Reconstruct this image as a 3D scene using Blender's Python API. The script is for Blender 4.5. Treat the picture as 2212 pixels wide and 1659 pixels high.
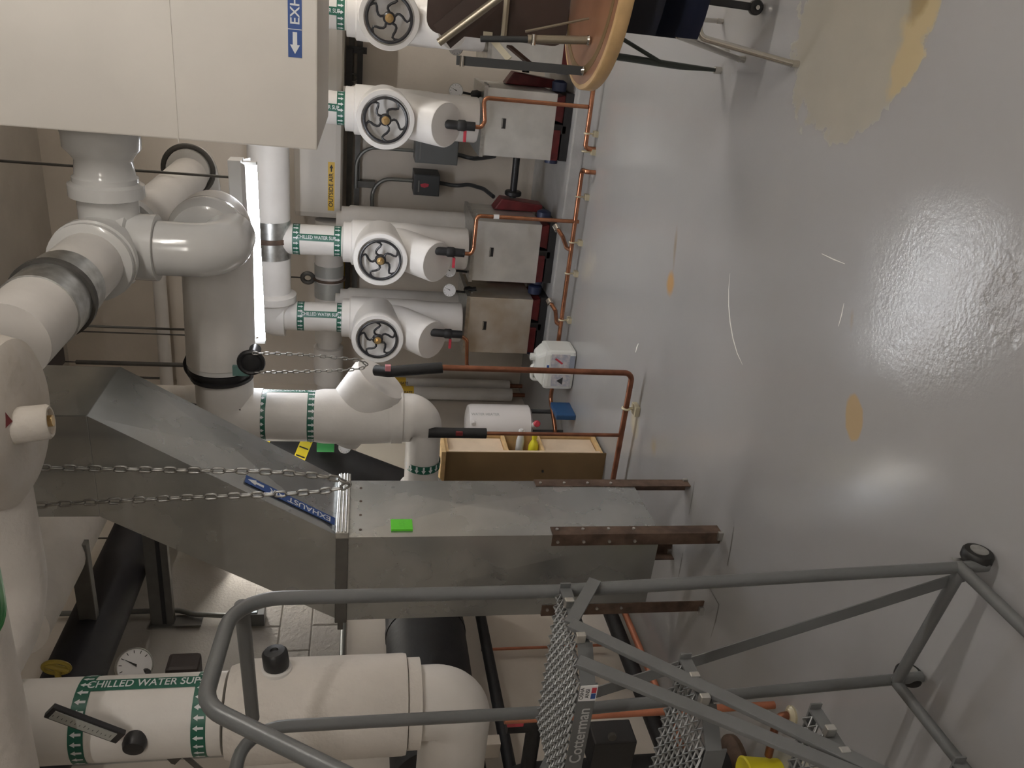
import bpy, bmesh, math, random
from mathutils import Vector, Matrix
random.seed(7)
for o in list(bpy.data.objects):
    bpy.data.objects.remove(o)
SC = bpy.context.scene
COL = SC.collection
V = Vector
PI = math.pi

# ------------------------------------------------------------------ camera
F = 1726.0
MW = ((0.90394572, 0.10349967, -0.41493367),
      (0.42690164, -0.16112387, 0.88982812),
      (0.0252412, -0.98149219, -0.18983141))
EYE = V((0, 0, 1.6))
RIGHT, DOWN, FWD = (V((MW[0][i], MW[1][i], MW[2][i])) for i in range(3))
cam = bpy.data.cameras.new('camera')
cam.sensor_fit = 'HORIZONTAL'; cam.sensor_width = 36.0
cam.lens = 36.0 * F / 2212.0
cam.clip_start = 0.05
camo = bpy.data.objects.new('camera', cam); COL.objects.link(camo)
cx, cy, cz = DOWN, RIGHT, -FWD          # the phone was held sideways: world up is picture left
camo.matrix_world = Matrix(((cx.x, cy.x, cz.x, EYE.x), (cx.y, cy.y, cz.y, EYE.y),
                            (cx.z, cy.z, cz.z, EYE.z), (0, 0, 0, 1)))
SC.camera = camo

# ------------------------------------------------------------------ world, exposure
w = bpy.data.worlds.new('world'); SC.world = w; w.use_nodes = True
w.node_tree.nodes['Background'].inputs[0].default_value = (0.9, 0.92, 1.0, 1)
w.node_tree.nodes['Background'].inputs[1].default_value = 0.05
vs = SC.view_settings
vs.view_transform = 'Standard'; vs.look = 'None'; vs.gamma = 1.0; vs.use_curve_mapping = False
vs.exposure = 0.76
TUBE_W = 40.0        # radiance of the fluorescent tube in view
TUBE_ADDED = 90.0     # base radiance of the unseen tubes


def at(px, py, X=None, Y=None, Z=None):
    """room point seen at photograph pixel (px,py) on the plane X=, Y= or Z="""
    r = RIGHT * (829.5 - py) + DOWN * (px - 1106.0) + FWD * F
    if X is not None: t = (X - EYE.x) / r.x
    elif Y is not None: t = (Y - EYE.y) / r.y
    else: t = (Z - EYE.z) / r.z
    return EYE + r * t


# ------------------------------------------------------------------ materials
MATS = {}


def mat(name, col, rough=0.5, metal=0.0, var=0.0, vscale=6.0, bump=0.0, bscale=60.0, emit=0.0, rvar=0.0,
        coat=0.0, var_col=None, spec=0.5):
    if name in MATS: return MATS[name]
    m = bpy.data.materials.new(name); m.use_nodes = True
    nt = m.node_tree; n = nt.nodes; l = nt.links
    b = n['Principled BSDF']
    b.inputs['Base Color'].default_value = (*col, 1)
    b.inputs['Roughness'].default_value = rough
    b.inputs['Metallic'].default_value = metal
    b.inputs['Specular IOR Level'].default_value = spec
    b.inputs['Coat Weight'].default_value = coat
    tc = n.new('ShaderNodeNewGeometry')
    if var > 0 or var_col or rvar:
        nz = n.new('ShaderNodeTexNoise'); nz.inputs['Scale'].default_value = vscale
        nz.inputs['Detail'].default_value = 5
        l.new(tc.outputs['Position'], nz.inputs['Vector'])
        rp = n.new('ShaderNodeValToRGB')
        c2 = var_col or tuple(max(0, c * (1 - var)) for c in col)
        c1 = tuple(min(1, c * (1 + var * 0.4)) for c in col)
        rp.color_ramp.elements[0].position = 0.35; rp.color_ramp.elements[1].position = 0.68
        rp.color_ramp.elements[0].color = (*c2, 1); rp.color_ramp.elements[1].color = (*c1, 1)
        l.new(nz.outputs['Fac'], rp.inputs['Fac']); l.new(rp.outputs['Color'], b.inputs['Base Color'])
        if rvar:
            mr = n.new('ShaderNodeMapRange'); mr.inputs['To Min'].default_value = rough - rvar
            mr.inputs['To Max'].default_value = rough + rvar
            l.new(nz.outputs['Fac'], mr.inputs['Value']); l.new(mr.outputs['Result'], b.inputs['Roughness'])
    if bump > 0:
        n2 = n.new('ShaderNodeTexNoise'); n2.inputs['Scale'].default_value = bscale
        n2.inputs['Detail'].default_value = 4
        l.new(tc.outputs['Position'], n2.inputs['Vector'])
        bp = n.new('ShaderNodeBump'); bp.inputs['Strength'].default_value = bump
        bp.inputs['Distance'].default_value = 0.01
        l.new(n2.outputs['Fac'], bp.inputs['Height']); l.new(bp.outputs['Normal'], b.inputs['Normal'])
    if emit > 0:
        b.inputs['Emission Color'].default_value = (*col, 1)
        b.inputs['Emission Strength'].default_value = emit
    MATS[name] = m
    return m


M_WALL = mat('wall_paint', (0.68, 0.62, 0.55), 0.75, var=0.08, vscale=1.5, bump=0.15, bscale=30)
M_CEIL = mat('ceiling_paint', (0.50, 0.465, 0.42), 0.8, var=0.15, vscale=2.0, bump=0.2, bscale=20)
M_BLOCK = mat('block_paint', (0.43, 0.405, 0.37), 0.7, var=0.08, vscale=4, bump=0.9, bscale=45)
M_JOINT = mat('block_joint', (0.42, 0.395, 0.36), 0.85, bump=0.3, bscale=60)
M_PVC = mat('white_pvc', (0.70, 0.695, 0.68), 0.16, var=0.06, vscale=3, coat=0.3)
M_JACK = mat('white_jacket', (0.74, 0.715, 0.685), 0.5, var=0.07, vscale=5, bump=0.12, bscale=25)
M_JACKB = mat('white_jacket_bright', (0.80, 0.78, 0.755), 0.38, var=0.05, vscale=5, bump=0.06, bscale=18)
M_CANV = mat('canvas_insulation', (0.72, 0.68, 0.635), 0.75, var=0.08, vscale=6, bump=0.45, bscale=35)
M_STAINC = mat('stained_canvas', (0.72, 0.69, 0.655), 0.75, vscale=4, var_col=(0.62, 0.565, 0.49), bump=0.35, bscale=30)
M_DUCTW = mat('painted_duct', (0.70, 0.665, 0.615), 0.55, var=0.06, vscale=2.5, bump=0.12, bscale=14)
M_GALV = mat('galvanised', (0.44, 0.455, 0.455), 0.27, metal=0.8, var=0.13, vscale=5, bump=0.05, bscale=5, rvar=0.07)
M_GALVD = mat('galvanised_flange', (0.62, 0.63, 0.62), 0.3, metal=0.95, var=0.2, vscale=30)
M_GUARD = mat('guard_sheet', (0.72, 0.72, 0.70), 0.42, metal=0.7, var=0.12, vscale=7, bump=0.04, bscale=6)
M_GUARDT = mat('guard_sheet_tan', (0.68, 0.65, 0.59), 0.42, metal=0.65, vscale=4, var_col=(0.50, 0.42, 0.32), bump=0.04, bscale=6)
M_ZINC = mat('zinc', (0.60, 0.60, 0.58), 0.32, metal=0.9, var=0.15, vscale=40)
M_CHAIN = mat('chain_steel', (0.36, 0.355, 0.34), 0.38, metal=0.9, var=0.2, vscale=40)
M_CHROME = mat('chrome', (0.62, 0.60, 0.56), 0.16, metal=1.0)
M_LAD = mat('ladder_grey', (0.125, 0.13, 0.132), 0.36, var=0.06, vscale=10, bump=0.03, bscale=90)
M_GRATE = mat('expanded_steel', (0.27, 0.275, 0.275), 0.45, metal=0.55, var=0.25, vscale=60)
M_COP = mat('copper', (0.52, 0.235, 0.135), 0.26, metal=0.95, var=0.25, vscale=14)
M_COPD = mat('dull_copper', (0.30, 0.125, 0.075), 0.40, metal=0.75, var=0.3, vscale=14)
M_COPP = mat('painted_copper', (0.52, 0.20, 0.115), 0.45, metal=0.35, var=0.15, vscale=12)
M_FOAM = mat('black_foam', (0.012, 0.012, 0.014), 0.62, var=0.3, vscale=12, bump=0.15, bscale=40)
M_NAVYF = mat('dark_insulation', (0.017, 0.016, 0.02), 0.6, var=0.2, vscale=8)
M_BLK = mat('black_metal', (0.018, 0.018, 0.02), 0.42, bump=0.05, bscale=60)
M_WHEEL = mat('handwheel_black', (0.022, 0.022, 0.026), 0.38)
M_BRASS = mat('brass', (0.72, 0.52, 0.26), 0.28, metal=0.95)
M_RED = mat('red_plastic', (0.50, 0.045, 0.07), 0.4)
M_PINK = mat('pink_tag', (0.62, 0.25, 0.28), 0.5)
M_PUMP = mat('pump_red', (0.18, 0.022, 0.026), 0.42, var=0.3, vscale=15)
M_BLUE = mat('blue_paint', (0.025, 0.035, 0.085), 0.45)
M_RUST = mat('rusty_iron', (0.13, 0.082, 0.058), 0.6, vscale=18, var_col=(0.06, 0.037, 0.026), bump=0.2, bscale=50)
M_STEEL = mat('dark_steel', (0.10, 0.095, 0.088), 0.5, metal=0.4, var=0.2, vscale=10)
M_STRUT = mat('strut_channel', (0.16, 0.155, 0.145), 0.5, metal=0.5, var=0.15, vscale=10)
M_BOXG = mat('grey_enclosure', (0.145, 0.15, 0.15), 0.42)
M_BOXD = mat('dark_enclosure', (0.045, 0.048, 0.052), 0.45)
M_COND = mat('conduit', (0.22, 0.225, 0.215), 0.42, metal=0.6)
M_GREEN = mat('label_green', (0.012, 0.115, 0.075), 0.42)
M_GREENS = mat('sticker_green', (0.035, 0.25, 0.07), 0.42)
M_LBLUE = mat('label_blue', (0.025, 0.075, 0.27), 0.45)
M_LYEL = mat('label_yellow', (0.72, 0.46, 0.045), 0.45)
M_TYEL = mat('tape_yellow', (0.78, 0.62, 0.03), 0.45)
M_PRINTW = mat('print_white', (0.72, 0.74, 0.76), 0.5)
M_PRINTK = mat('print_black', (0.02, 0.02, 0.02), 0.6)
M_PRINTG = mat('print_grey', (0.45, 0.46, 0.46), 0.6)
M_NOTE = mat('bright_green_paper', (0.13, 0.72, 0.035), 0.6)
M_DIAL = mat('dial_white', (0.78, 0.78, 0.79), 0.35)
M_PLY = mat('pale_plywood', (0.74, 0.60, 0.45), 0.5, var=0.08, vscale=9)
M_PLYE = mat('plywood_edge', (0.72, 0.50, 0.25), 0.5, var=0.15, vscale=20)
M_HARD = mat('brown_hardboard', (0.21, 0.135, 0.06), 0.55, var=0.12, vscale=4)
M_TTOP = mat('table_laminate', (0.33, 0.165, 0.095), 0.3, vscale=5, var_col=(0.25, 0.12, 0.068))
M_TEDGE = mat('table_edge_wood', (0.62, 0.41, 0.20), 0.42, var=0.12, vscale=14)
M_TBRN = mat('dark_brown_board', (0.040, 0.022, 0.016), 0.45, var=0.2, vscale=6)
M_TMET = mat('tan_metal', (0.34, 0.30, 0.235), 0.35, metal=0.7)
M_CREAM = mat('cream_metal', (0.60, 0.56, 0.44), 0.45)
M_LEGG = mat('leg_greygreen', (0.055, 0.065, 0.06), 0.4, metal=0.3)
M_LEGD = mat('leg_dark', (0.05, 0.053, 0.056), 0.38, metal=0.3)
M_NAVY = mat('navy_plastic', (0.016, 0.021, 0.045), 0.4, bump=0.05, bscale=120)
M_JUG = mat('jug_plastic', (0.70, 0.72, 0.70), 0.4)
M_JUGL = mat('jug_label', (0.66, 0.63, 0.63), 0.55, vscale=38, var_col=(0.40, 0.42, 0.50))
M_JUGB = mat('jug_blue_grey', (0.30, 0.34, 0.42), 0.5)
M_TANK = mat('tank_enamel', (0.80, 0.78, 0.775), 0.35)
M_BOTW = mat('bottle_white', (0.74, 0.75, 0.74), 0.4)
M_BOTY = mat('bottle_yellow', (0.78, 0.70, 0.03), 0.4)
M_BOTB = mat('bottle_blue', (0.02, 0.075, 0.19), 0.4)
M_TAPE = mat('duct_tape', (0.46, 0.47, 0.455), 0.45, metal=0.4, bump=0.3, bscale=40)
M_PAD = mat('pad_paint', (0.40, 0.40, 0.40), 0.4, var=0.12, vscale=8, bump=0.15, bscale=30)
M_CLAMP = mat('clamp_cream', (0.55, 0.50, 0.36), 0.4, metal=0.3)
M_FIX = mat('fixture_enamel', (0.70, 0.70, 0.69), 0.35)
M_TUBE = mat('lamp_tube', (0.93, 0.95, 1.0), 0.3, emit=TUBE_W)
M_TUBE_ADDED = mat('lamp_tube_added', (1.0, 0.95, 0.88), 0.3, emit=TUBE_ADDED)
M_RUBBER = mat('rubber', (0.01, 0.01, 0.01), 0.5)
M_SCRATCH = mat('scratched_paint', (0.80, 0.79, 0.76), 0.5)
M_TEAL = mat('teal_tag', (0.13, 0.25, 0.23), 0.5)


# ------------------------------------------------------------------ mesh helpers
def NB(): return bmesh.new()


def box(bm, lo, hi):
    lo, hi = V(lo), V(hi)
    c = (lo + hi) / 2; s = hi - lo
    bmesh.ops.create_cube(bm, size=1.0, matrix=Matrix.Translation(c) @ Matrix.Diagonal((abs(s.x), abs(s.y), abs(s.z), 1)))
    return bm


def frame(d, up=None):
    d = V(d).normalized()
    u = V(up) if up else (V((0, 0, 1)) if abs(d.z) < 0.95 else V((0, 1, 0)))
    s = d.cross(u).normalized()
    u = s.cross(d).normalized()
    return d, s, u


def bar(bm, p, q, w_, t, up=None):
    """flat bar from p to q: width w_ across 'side', thickness t along 'up'"""
    p, q = V(p), V(q)
    d, s, u = frame(q - p, up)
    vs_ = []
    for c in (p, q):
        for a, b in ((-1, -1), (1, -1), (1, 1), (-1, 1)):
            vs_.append(bm.verts.new(c + s * (a * w_ / 2) + u * (b * t / 2)))
    for f in ((3, 2, 1, 0), (4, 5, 6, 7), (0, 1, 5, 4), (1, 2, 6, 5), (2, 3, 7, 6), (3, 0, 4, 7)):
        bm.faces.new([vs_[i] for i in f])
    return bm


def fillet(pts, rad, n=7):
    pts = [V(p) for p in pts]
    if len(pts) < 3: return pts
    out = [pts[0]]
    for i in range(1, len(pts) - 1):
        a, b, c = pts[i - 1], pts[i], pts[i + 1]
        d1 = (a - b); d2 = (c - b)
        r = rad[i - 1] if isinstance(rad, (list, tuple)) else rad
        ang = d1.angle(d2)
        if ang > 3.1: out.append(b); continue
        tl = min(r / math.tan(ang / 2), d1.length * 0.49, d2.length * 0.49)
        r = tl * math.tan(ang / 2)
        d1.normalize(); d2.normalize()
        cen = b + (d1 + d2).normalized() * (r / math.sin(ang / 2))
        v1 = (b + d1 * tl) - cen; v2 = (b + d2 * tl) - cen
        tot = v1.angle(v2); ax = v1.cross(v2).normalized()
        for k in range(n + 1):
            out.append(cen + Matrix.Rotation(tot * k / n, 3, ax) @ v1)
    out.append(pts[-1])
    return out


def tube(bm, pts, r, seg=14, cap=True, closed=False, smooth=True):
    pts = [V(p) for p in pts]
    n = len(pts)
    rs = r if isinstance(r, (list, tuple)) else [r] * n
    rings = []
    prev = None
    for i, p in enumerate(pts):
        if closed: d = pts[(i + 1) % n] - pts[i - 1]
        else: d = pts[min(i + 1, n - 1)] - pts[max(i - 1, 0)]
        d.normalize()
        if prev is None:
            _, s, u = frame(d)
        else:
            u = prev - d * prev.dot(d)
            if u.length < 1e-6: _, s, u = frame(d)
            u.normalize(); s = d.cross(u)
        prev = u
        ring = [bm.verts.new(p + (s * math.cos(2 * PI * k / seg) + u * math.sin(2 * PI * k / seg)) * rs[i]) for k in range(seg)]
        rings.append(ring)
    m = n if closed else n - 1
    for i in range(m):
        a, b = rings[i], rings[(i + 1) % n]
        for k in range(seg):
            f = bm.faces.new((a[k], a[(k + 1) % seg], b[(k + 1) % seg], b[k])); f.smooth = smooth
    if cap and not closed:
        bm.faces.new(list(reversed(rings[0]))); bm.faces.new(rings[-1])
    return bm


def lathe(bm, o, axis, prof, seg=32, cap=True):
    """revolve (radius, height) profile about axis from o"""
    o = V(o); d, s, u = frame(axis)
    rings = []
    for (r, h) in prof:
        if r < 1e-5: rings.append([bm.verts.new(o + d * h)])
        else: rings.append([bm.verts.new(o + d * h + (s * math.cos(2 * PI * k / seg) + u * math.sin(2 * PI * k / seg)) * r) for k in range(seg)])
    for a, b in zip(rings, rings[1:]):
        if len(a) == 1 and len(b) == 1: continue
        for k in range(seg):
            k2 = (k + 1) % seg
            if len(a) == 1: f = bm.faces.new((a[0], b[k2], b[k]))
            elif len(b) == 1: f = bm.faces.new((a[k], a[k2], b[0]))
            else: f = bm.faces.new((a[k], a[k2], b[k2], b[k]))
            f.smooth = True
    if cap:
        if len(rings[0]) > 1: bm.faces.new(list(reversed(rings[0])))
        if len(rings[-1]) > 1: bm.faces.new(rings[-1])
    return bm


def cyl(bm, p, q, r, seg=28, r2=None, bev=0.0):
    p, q = V(p), V(q); L = (q - p).length
    r2 = r if r2 is None else r2
    pr = [(r - bev, 0), (r, bev), (r2, L - bev), (r2 - bev, L)] if bev else [(r, 0), (r2, L)]
    return lathe(bm, p, q - p, pr, seg)


def prism(bm, poly, ext):
    ext = V(ext)
    a = [bm.verts.new(V(p)) for p in poly]; b = [bm.verts.new(V(p) + ext) for p in poly]
    n = len(a)
    bm.faces.new(list(reversed(a))); bm.faces.new(b)
    for i in range(n): bm.faces.new((a[i], a[(i + 1) % n], b[(i + 1) % n], b[i]))
    return bm


def hexa(bm, bot, top):
    """solid between two quads"""
    a = [bm.verts.new(V(p)) for p in bot]; b = [bm.verts.new(V(p)) for p in top]
    bm.faces.new(list(reversed(a))); bm.faces.new(b)
    for i in range(4): bm.faces.new((a[i], a[(i + 1) % 4], b[(i + 1) % 4], b[i]))
    return bm


def torus(bm, c, axis, R, r, seg=36, ms=10):
    d, s, u = frame(axis)
    return tube(bm, [V(c) + (s * math.cos(2 * PI * k / seg) + u * math.sin(2 * PI * k / seg)) * R for k in range(seg)], r, ms, closed=True)


def rot_z_pts(pts, ang, c):
    m = Matrix.Rotation(ang, 3, 'Z'); c = V(c)
    return [c + m @ (V(p) - c) for p in pts]


def wloc(o):
    p = V((0, 0, 0))
    while o is not None:
        p += o.location; o = o.parent
    return p


def obj(name, bm, m, parent=None, loc=None, bev=0.0, label=None, kind=None, smooth=None):
    """link a bmesh built in room coordinates as ONE mesh object"""
    bmesh.ops.recalc_face_normals(bm, faces=bm.faces)
    if bev > 0:
        es = [e for e in bm.edges if e.is_manifold and e.calc_face_angle(0) > 0.6]
        if es:
            bmesh.ops.bevel(bm, geom=es, offset=bev, segments=2, profile=0.6, affect='EDGES', clamp_overlap=True)
    if smooth is not None:
        for f in bm.faces: f.smooth = smooth
    if parent is not None: base = wloc(parent)
    elif loc is not None: base = V(loc)
    else: base = V((0, 0, 0))
    if parent is not None and loc is not None: base = V(loc)
    bmesh.ops.translate(bm, verts=bm.verts, vec=-base)
    me = bpy.data.meshes.new(name); bm.to_mesh(me); bm.free()
    # flat caps next to smooth sides
    if any(p.use_smooth for p in me.polygons):
        me.set_sharp_from_angle(angle=math.radians(42))
    me.materials.append(m)
    o = bpy.data.objects.new(name, me); COL.objects.link(o)
    if parent is not None:
        o.parent = parent; o.location = base - wloc(parent)
    else: o.location = base
    if label: o['label'] = label
    if kind: o['kind'] = kind
    return o


def thing(name, label, cat, loc, group=None):
    o = bpy.data.objects.new(name, None); COL.objects.link(o)
    o.empty_display_size = 0.05
    o.location = V(loc); o['label'] = label; o['category'] = cat
    if group: o['group'] = group
    return o


def tag(o, label, cat, group=None):
    o['label'] = label; o['category'] = cat
    if group: o['group'] = group
    return o


def struct(name, bm, m, parent=None, bev=0.0):
    o = obj(name, bm, m, parent, bev=bev)
    if parent is None: o['kind'] = 'structure'
    return o


def dup(root, delta, label=None, group=None):
    r = root.copy(); COL.objects.link(r); r.location = root.location + V(delta)
    if label: r['label'] = label
    if group: r['group'] = group
    for ch in list(root.children):
        c = ch.copy(); COL.objects.link(c); c.parent = r
        for g in list(ch.children):
            d = g.copy(); COL.objects.link(d); d.parent = c
    return r


_TXT = {}


def text_geo(s, size):
    k = (s, size)
    if k in _TXT: return _TXT[k]
    cu = bpy.data.curves.new('t', 'FONT'); cu.body = s; cu.size = size
    cu.align_x = 'CENTER'; cu.align_y = 'CENTER'; cu.offset = size * 0.012
    o = bpy.data.objects.new('t', cu); COL.objects.link(o)
    dg = bpy.context.evaluated_depsgraph_get()
    me = bpy.data.meshes.new_from_object(o.evaluated_get(dg))
    vs_ = [v.co.copy() for v in me.vertices]; fs = [tuple(p.vertices) for p in me.polygons]
    bpy.data.objects.remove(o); bpy.data.curves.remove(cu); bpy.data.meshes.remove(me)
    _TXT[k] = (vs_, fs)
    return vs_, fs


def flat_text(s, size, o, right, up, stretch=1.0):
    vs_, fs = text_geo(s, size)
    right = V(right).normalized(); up = V(up).normalized()
    bm = NB(); a = [bm.verts.new(V(o) + right * (v.x * stretch) + up * v.y) for v in vs_]
    for f in fs:
        try: bm.faces.new([a[i] for i in f])
        except ValueError: pass
    return bm


class Cyl:
    """label printing on a vertical pipe: h runs along the axis downward, a is the azimuth"""
    def __init__(self, c, r): self.c = V(c); self.r = r
    def p(self, a, h, off=0.0):
        return self.c + V((math.cos(a) * (self.r + off), math.sin(a) * (self.r + off), -h))
    def patch(self, a0, a1, h0, h1, off=0.0012, n=40):
        bm = NB()
        k = max(2, int(n * abs(a1 - a0) / (2 * PI)))
        A = [bm.verts.new(self.p(a0 + (a1 - a0) * i / k, h0, off)) for i in range(k + 1)]
        B = [bm.verts.new(self.p(a0 + (a1 - a0) * i / k, h1, off)) for i in range(k + 1)]
        for i in range(k):
            f = bm.faces.new((A[i], A[i + 1], B[i + 1], B[i])); f.smooth = True
        return bm
    def arrows(self, a0, a1, h0, h1, n, down=True, off=0.002):
        bm = NB(); w_ = h1 - h0
        for i in range(n):
            a = a0 + (a1 - a0) * (i + 0.5) / n
            da = 0.30 * (a1 - a0) / n
            t, s = (0.94, 0.06) if down else (0.06, 0.94)
            m = 0.55 if down else 0.45
            pts = [(-0.42, s), (0.42, s), (0.42, m), (1.0, m), (0, t), (-1.0, m), (-0.42, m)]
            bm.faces.new([bm.verts.new(self.p(a + x * da, h0 + w_ * y, off)) for x, y in pts])
        return bm
    def text(self, s, size, a, h, off=0.002, stretch=1.0):
        vs_, fs = text_geo(s, size)
        bm = NB(); q = [bm.verts.new(self.p(a + v.y / self.r, h + v.x * stretch, off)) for v in vs_]
        for f in fs:
            try: bm.faces.new([q[i] for i in f])
            except ValueError: pass
        return bm


def facing(c): return math.atan2(-c[1], -c[0])


def stadium_link(L, W, r, seg=8, n=6):
    bm = NB(); pts = []
    rr = W / 2 - r; hl = L / 2 - r - rr
    for k in range(n + 1):
        a = -PI / 2 + PI * k / n; pts.append(V((hl + rr * math.cos(a), rr * math.sin(a), 0)))
    for k in range(n + 1):
        a = PI / 2 + PI * k / n; pts.append(V((-hl + rr * math.cos(a), rr * math.sin(a), 0)))
    tube(bm, pts, r, seg, closed=True)
    me = bpy.data.meshes.new('link'); bm.to_mesh(me); bm.free()
    return me


def chain(name, label, path, pitch, W, r, m):
    path = [V(p) for p in path]
    # resample the path at the pitch
    segs = [(path[i], path[i + 1]) for i in range(len(path) - 1)]
    pts = [path[0]]; need = pitch
    for a, b in segs:
        L = (b - a).length; pos = 0.0
        while L - pos >= need:
            pos += need; pts.append(a + (b - a) * (pos / L)); need = pitch
        need -= (L - pos)
    root = thing(name, label, 'chain', path[len(path) // 2])
    me = stadium_link(pitch + 2.4 * r, W, r); me.materials.append(m)
    for i in range(len(pts) - 1):
        p, q = pts[i], pts[i + 1]
        d, s, u = frame(q - p, (0.25, -1, 0.2))
        if i % 2: s, u = u, -s
        o = bpy.data.objects.new('chain_link', me); COL.objects.link(o)
        o.parent = root
        c = (p + q) / 2 - root.location
        o.matrix_local = Matrix(((d.x, s.x, u.x, c.x), (d.y, s.y, u.y, c.y), (d.z, s.z, u.z, c.z), (0, 0, 0, 1)))
    return root


# ================================================================== ROOM
XL, YB, XR, YF, ZC = -3.4, 7.15, 3.2, -3.2, 4.16
bm = NB(); box(bm, (XL - .2, YF - .2, -.1), (XR + .2, YB + .2, 0)); floor = struct('floor', bm, M_PAD)
floor.data.materials.clear()


def floor_material():
    m = bpy.data.materials.new('epoxy_floor'); m.use_nodes = True
    nt = m.node_tree; n = nt.nodes; l = nt.links; b = n['Principled BSDF']
    g = n.new('ShaderNodeNewGeometry')

    def noise(scale, detail=4, vec=None):
        t = n.new('ShaderNodeTexNoise'); t.inputs['Scale'].default_value = scale; t.inputs['Detail'].default_value = detail
        l.new(vec or g.outputs['Position'], t.inputs['Vector']); return t

    def math_(op, a, b_=None, clamp=False):
        t = n.new('ShaderNodeMath'); t.operation = op; t.use_clamp = clamp
        for i, x in enumerate((a, b_)):
            if x is None: continue
            if isinstance(x, (int, float)): t.inputs[i].default_value = x
            else: l.new(x, t.inputs[i])
        return t.outputs[0]

    def mix(fac, c1, c2):
        t = n.new('ShaderNodeMix'); t.data_type = 'RGBA'
        l.new(fac, t.inputs['Factor'])
        for k, c in ((6, c1), (7, c2)):
            if isinstance(c, tuple): t.inputs[k].default_value = (*c, 1)
            else: l.new(c, t.inputs[k])
        return t.outputs[2]
    sep = n.new('ShaderNodeSeparateXYZ'); l.new(g.outputs['Position'], sep.inputs[0])
    wob = noise(7.0, 8).outputs['Fac']; wob2 = noise(26.0, 4).outputs['Fac']

    def blob(c, ax, ay, ang, amp=0.5, soft=0.12):
        ca, sa = math.cos(ang), math.sin(ang)
        dx = math_('SUBTRACT', sep.outputs[0], c[0]); dy = math_('SUBTRACT', sep.outputs[1], c[1])
        u = math_('DIVIDE', math_('ADD', math_('MULTIPLY', dx, ca), math_('MULTIPLY', dy, sa)), ax)
        v = math_('DIVIDE', math_('SUBTRACT', math_('MULTIPLY', dy, ca), math_('MULTIPLY', dx, sa)), ay)
        r = math_('SQRT', math_('ADD', math_('MULTIPLY', u, u), math_('MULTIPLY', v, v)))
        r = math_('ADD', r, math_('MULTIPLY', math_('SUBTRACT', wob, 0.5), amp * 2))
        r = math_('ADD', r, math_('MULTIPLY', math_('SUBTRACT', wob2, 0.5), amp * 0.5))
        mr = n.new('ShaderNodeMapRange'); mr.inputs['From Min'].default_value = 1.0
        mr.inputs['From Max'].default_value = 1.0 - soft
        l.new(r, mr.inputs['Value']); return mr.outputs['Result']

    def px_blob(px, py, wpx, hpx, amp=0.5, soft=0.12):
        c = at(px, py, Z=0); ex = at(px + wpx, py, Z=0) - c; ey = at(px, py + hpx, Z=0) - c
        return blob(c, ex.length, ey.length, math.atan2(ex.y, ex.x), amp, soft)
    base = mix(noise(1.3, 3).outputs['Fac'], (0.325, 0.325, 0.335), (0.375, 0.37, 0.365))
    big = px_blob(1850, 40, 175, 250, 0.35, 0.05)
    tan = mix(noise(5, 5).outputs['Fac'], (0.30, 0.285, 0.235), (0.42, 0.385, 0.31))
    col = mix(math_('MULTIPLY', big, 0.85), base, tan)
    yel = px_blob(1975, 110, 48, 130, 0.8, 0.25)
    col = mix(math_('MULTIPLY', math_('MULTIPLY', yel, big), 0.8), col, (0.47, 0.37, 0.20))
    edge = px_blob(1985, 0, 22, 60, 0.7, 0.4)
    col = mix(math_('MULTIPLY', edge, 0.8), col, (0.26, 0.19, 0.09))
    sp = px_blob(1846, 902, 22, 55, 0.35, 0.15)
    col = mix(math_('MULTIPLY', sp, 0.9), col, (0.46, 0.33, 0.17))
    sp2 = px_blob(1448, 612, 9, 32, 0.3, 0.5)
    col = mix(math_('MULTIPLY', sp2, 0.9), col, (0.50, 0.29, 0.11))
    sp3 = px_blob(1458, 540, 4, 60, 0.6, 0.9)
    col = mix(math_('MULTIPLY', sp3, 0.75), col, (0.26, 0.20, 0.14))
    sp4 = px_blob(1372, 910, 12, 40, 0.5, 0.5)
    col = mix(math_('MULTIPLY', sp4, 0.7), col, (0.50, 0.42, 0.26))
    sp5 = px_blob(1840, 690, 5, 30, 0.6, 0.9)
    col = mix(math_('MULTIPLY', sp5, 0.6), col, (0.33, 0.27, 0.19))
    sp6 = px_blob(1270, 575, 22, 45, 0.8, 0.9)
    col = mix(math_('MULTIPLY', sp6, 0.5), col, (0.50, 0.47, 0.40))
    sp7 = px_blob(1412, 965, 9, 25, 0.6, 0.9)
    col = mix(math_('MULTIPLY', sp7, 0.6), col, (0.36, 0.30, 0.20))
    l.new(col, b.inputs['Base Color'])
    mr = n.new('ShaderNodeMapRange'); mr.inputs['To Min'].default_value = 0.15; mr.inputs['To Max'].default_value = 0.23
    l.new(noise(3.0, 3).outputs['Fac'], mr.inputs['Value'])
    rr = math_('ADD', mr.outputs['Result'], math_('MULTIPLY', big, 0.22))
    l.new(rr, b.inputs['Roughness'])
    # orange-peel paint with a rougher patch of blistered coating near the camera
    patch = px_blob(2020, 650, 260, 270, 0.35, 0.5)
    rough_ = px_blob(2200, 650, 110, 110, 0.4, 0.3)
    b1 = n.new('ShaderNodeBump'); b1.inputs['Distance'].default_value = 0.004
    l.new(math_('ADD', math_('MULTIPLY', patch, 0.24), 0.025), b1.inputs['Strength'])
    l.new(noise(75, 3).outputs['Fac'], b1.inputs['Height'])
    b2 = n.new('ShaderNodeBump'); b2.inputs['Distance'].default_value = 0.012
    l.new(math_('ADD', math_('MULTIPLY', rough_, 0.6), 0.03), b2.inputs['Strength'])
    l.new(noise(22, 6).outputs['Fac'], b2.inputs['Height']); l.new(b1.outputs['Normal'], b2.inputs['Normal'])
    b3 = n.new('ShaderNodeBump'); b3.inputs['Strength'].default_value = 0.03; b3.inputs['Distance'].default_value = 0.05
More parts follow.
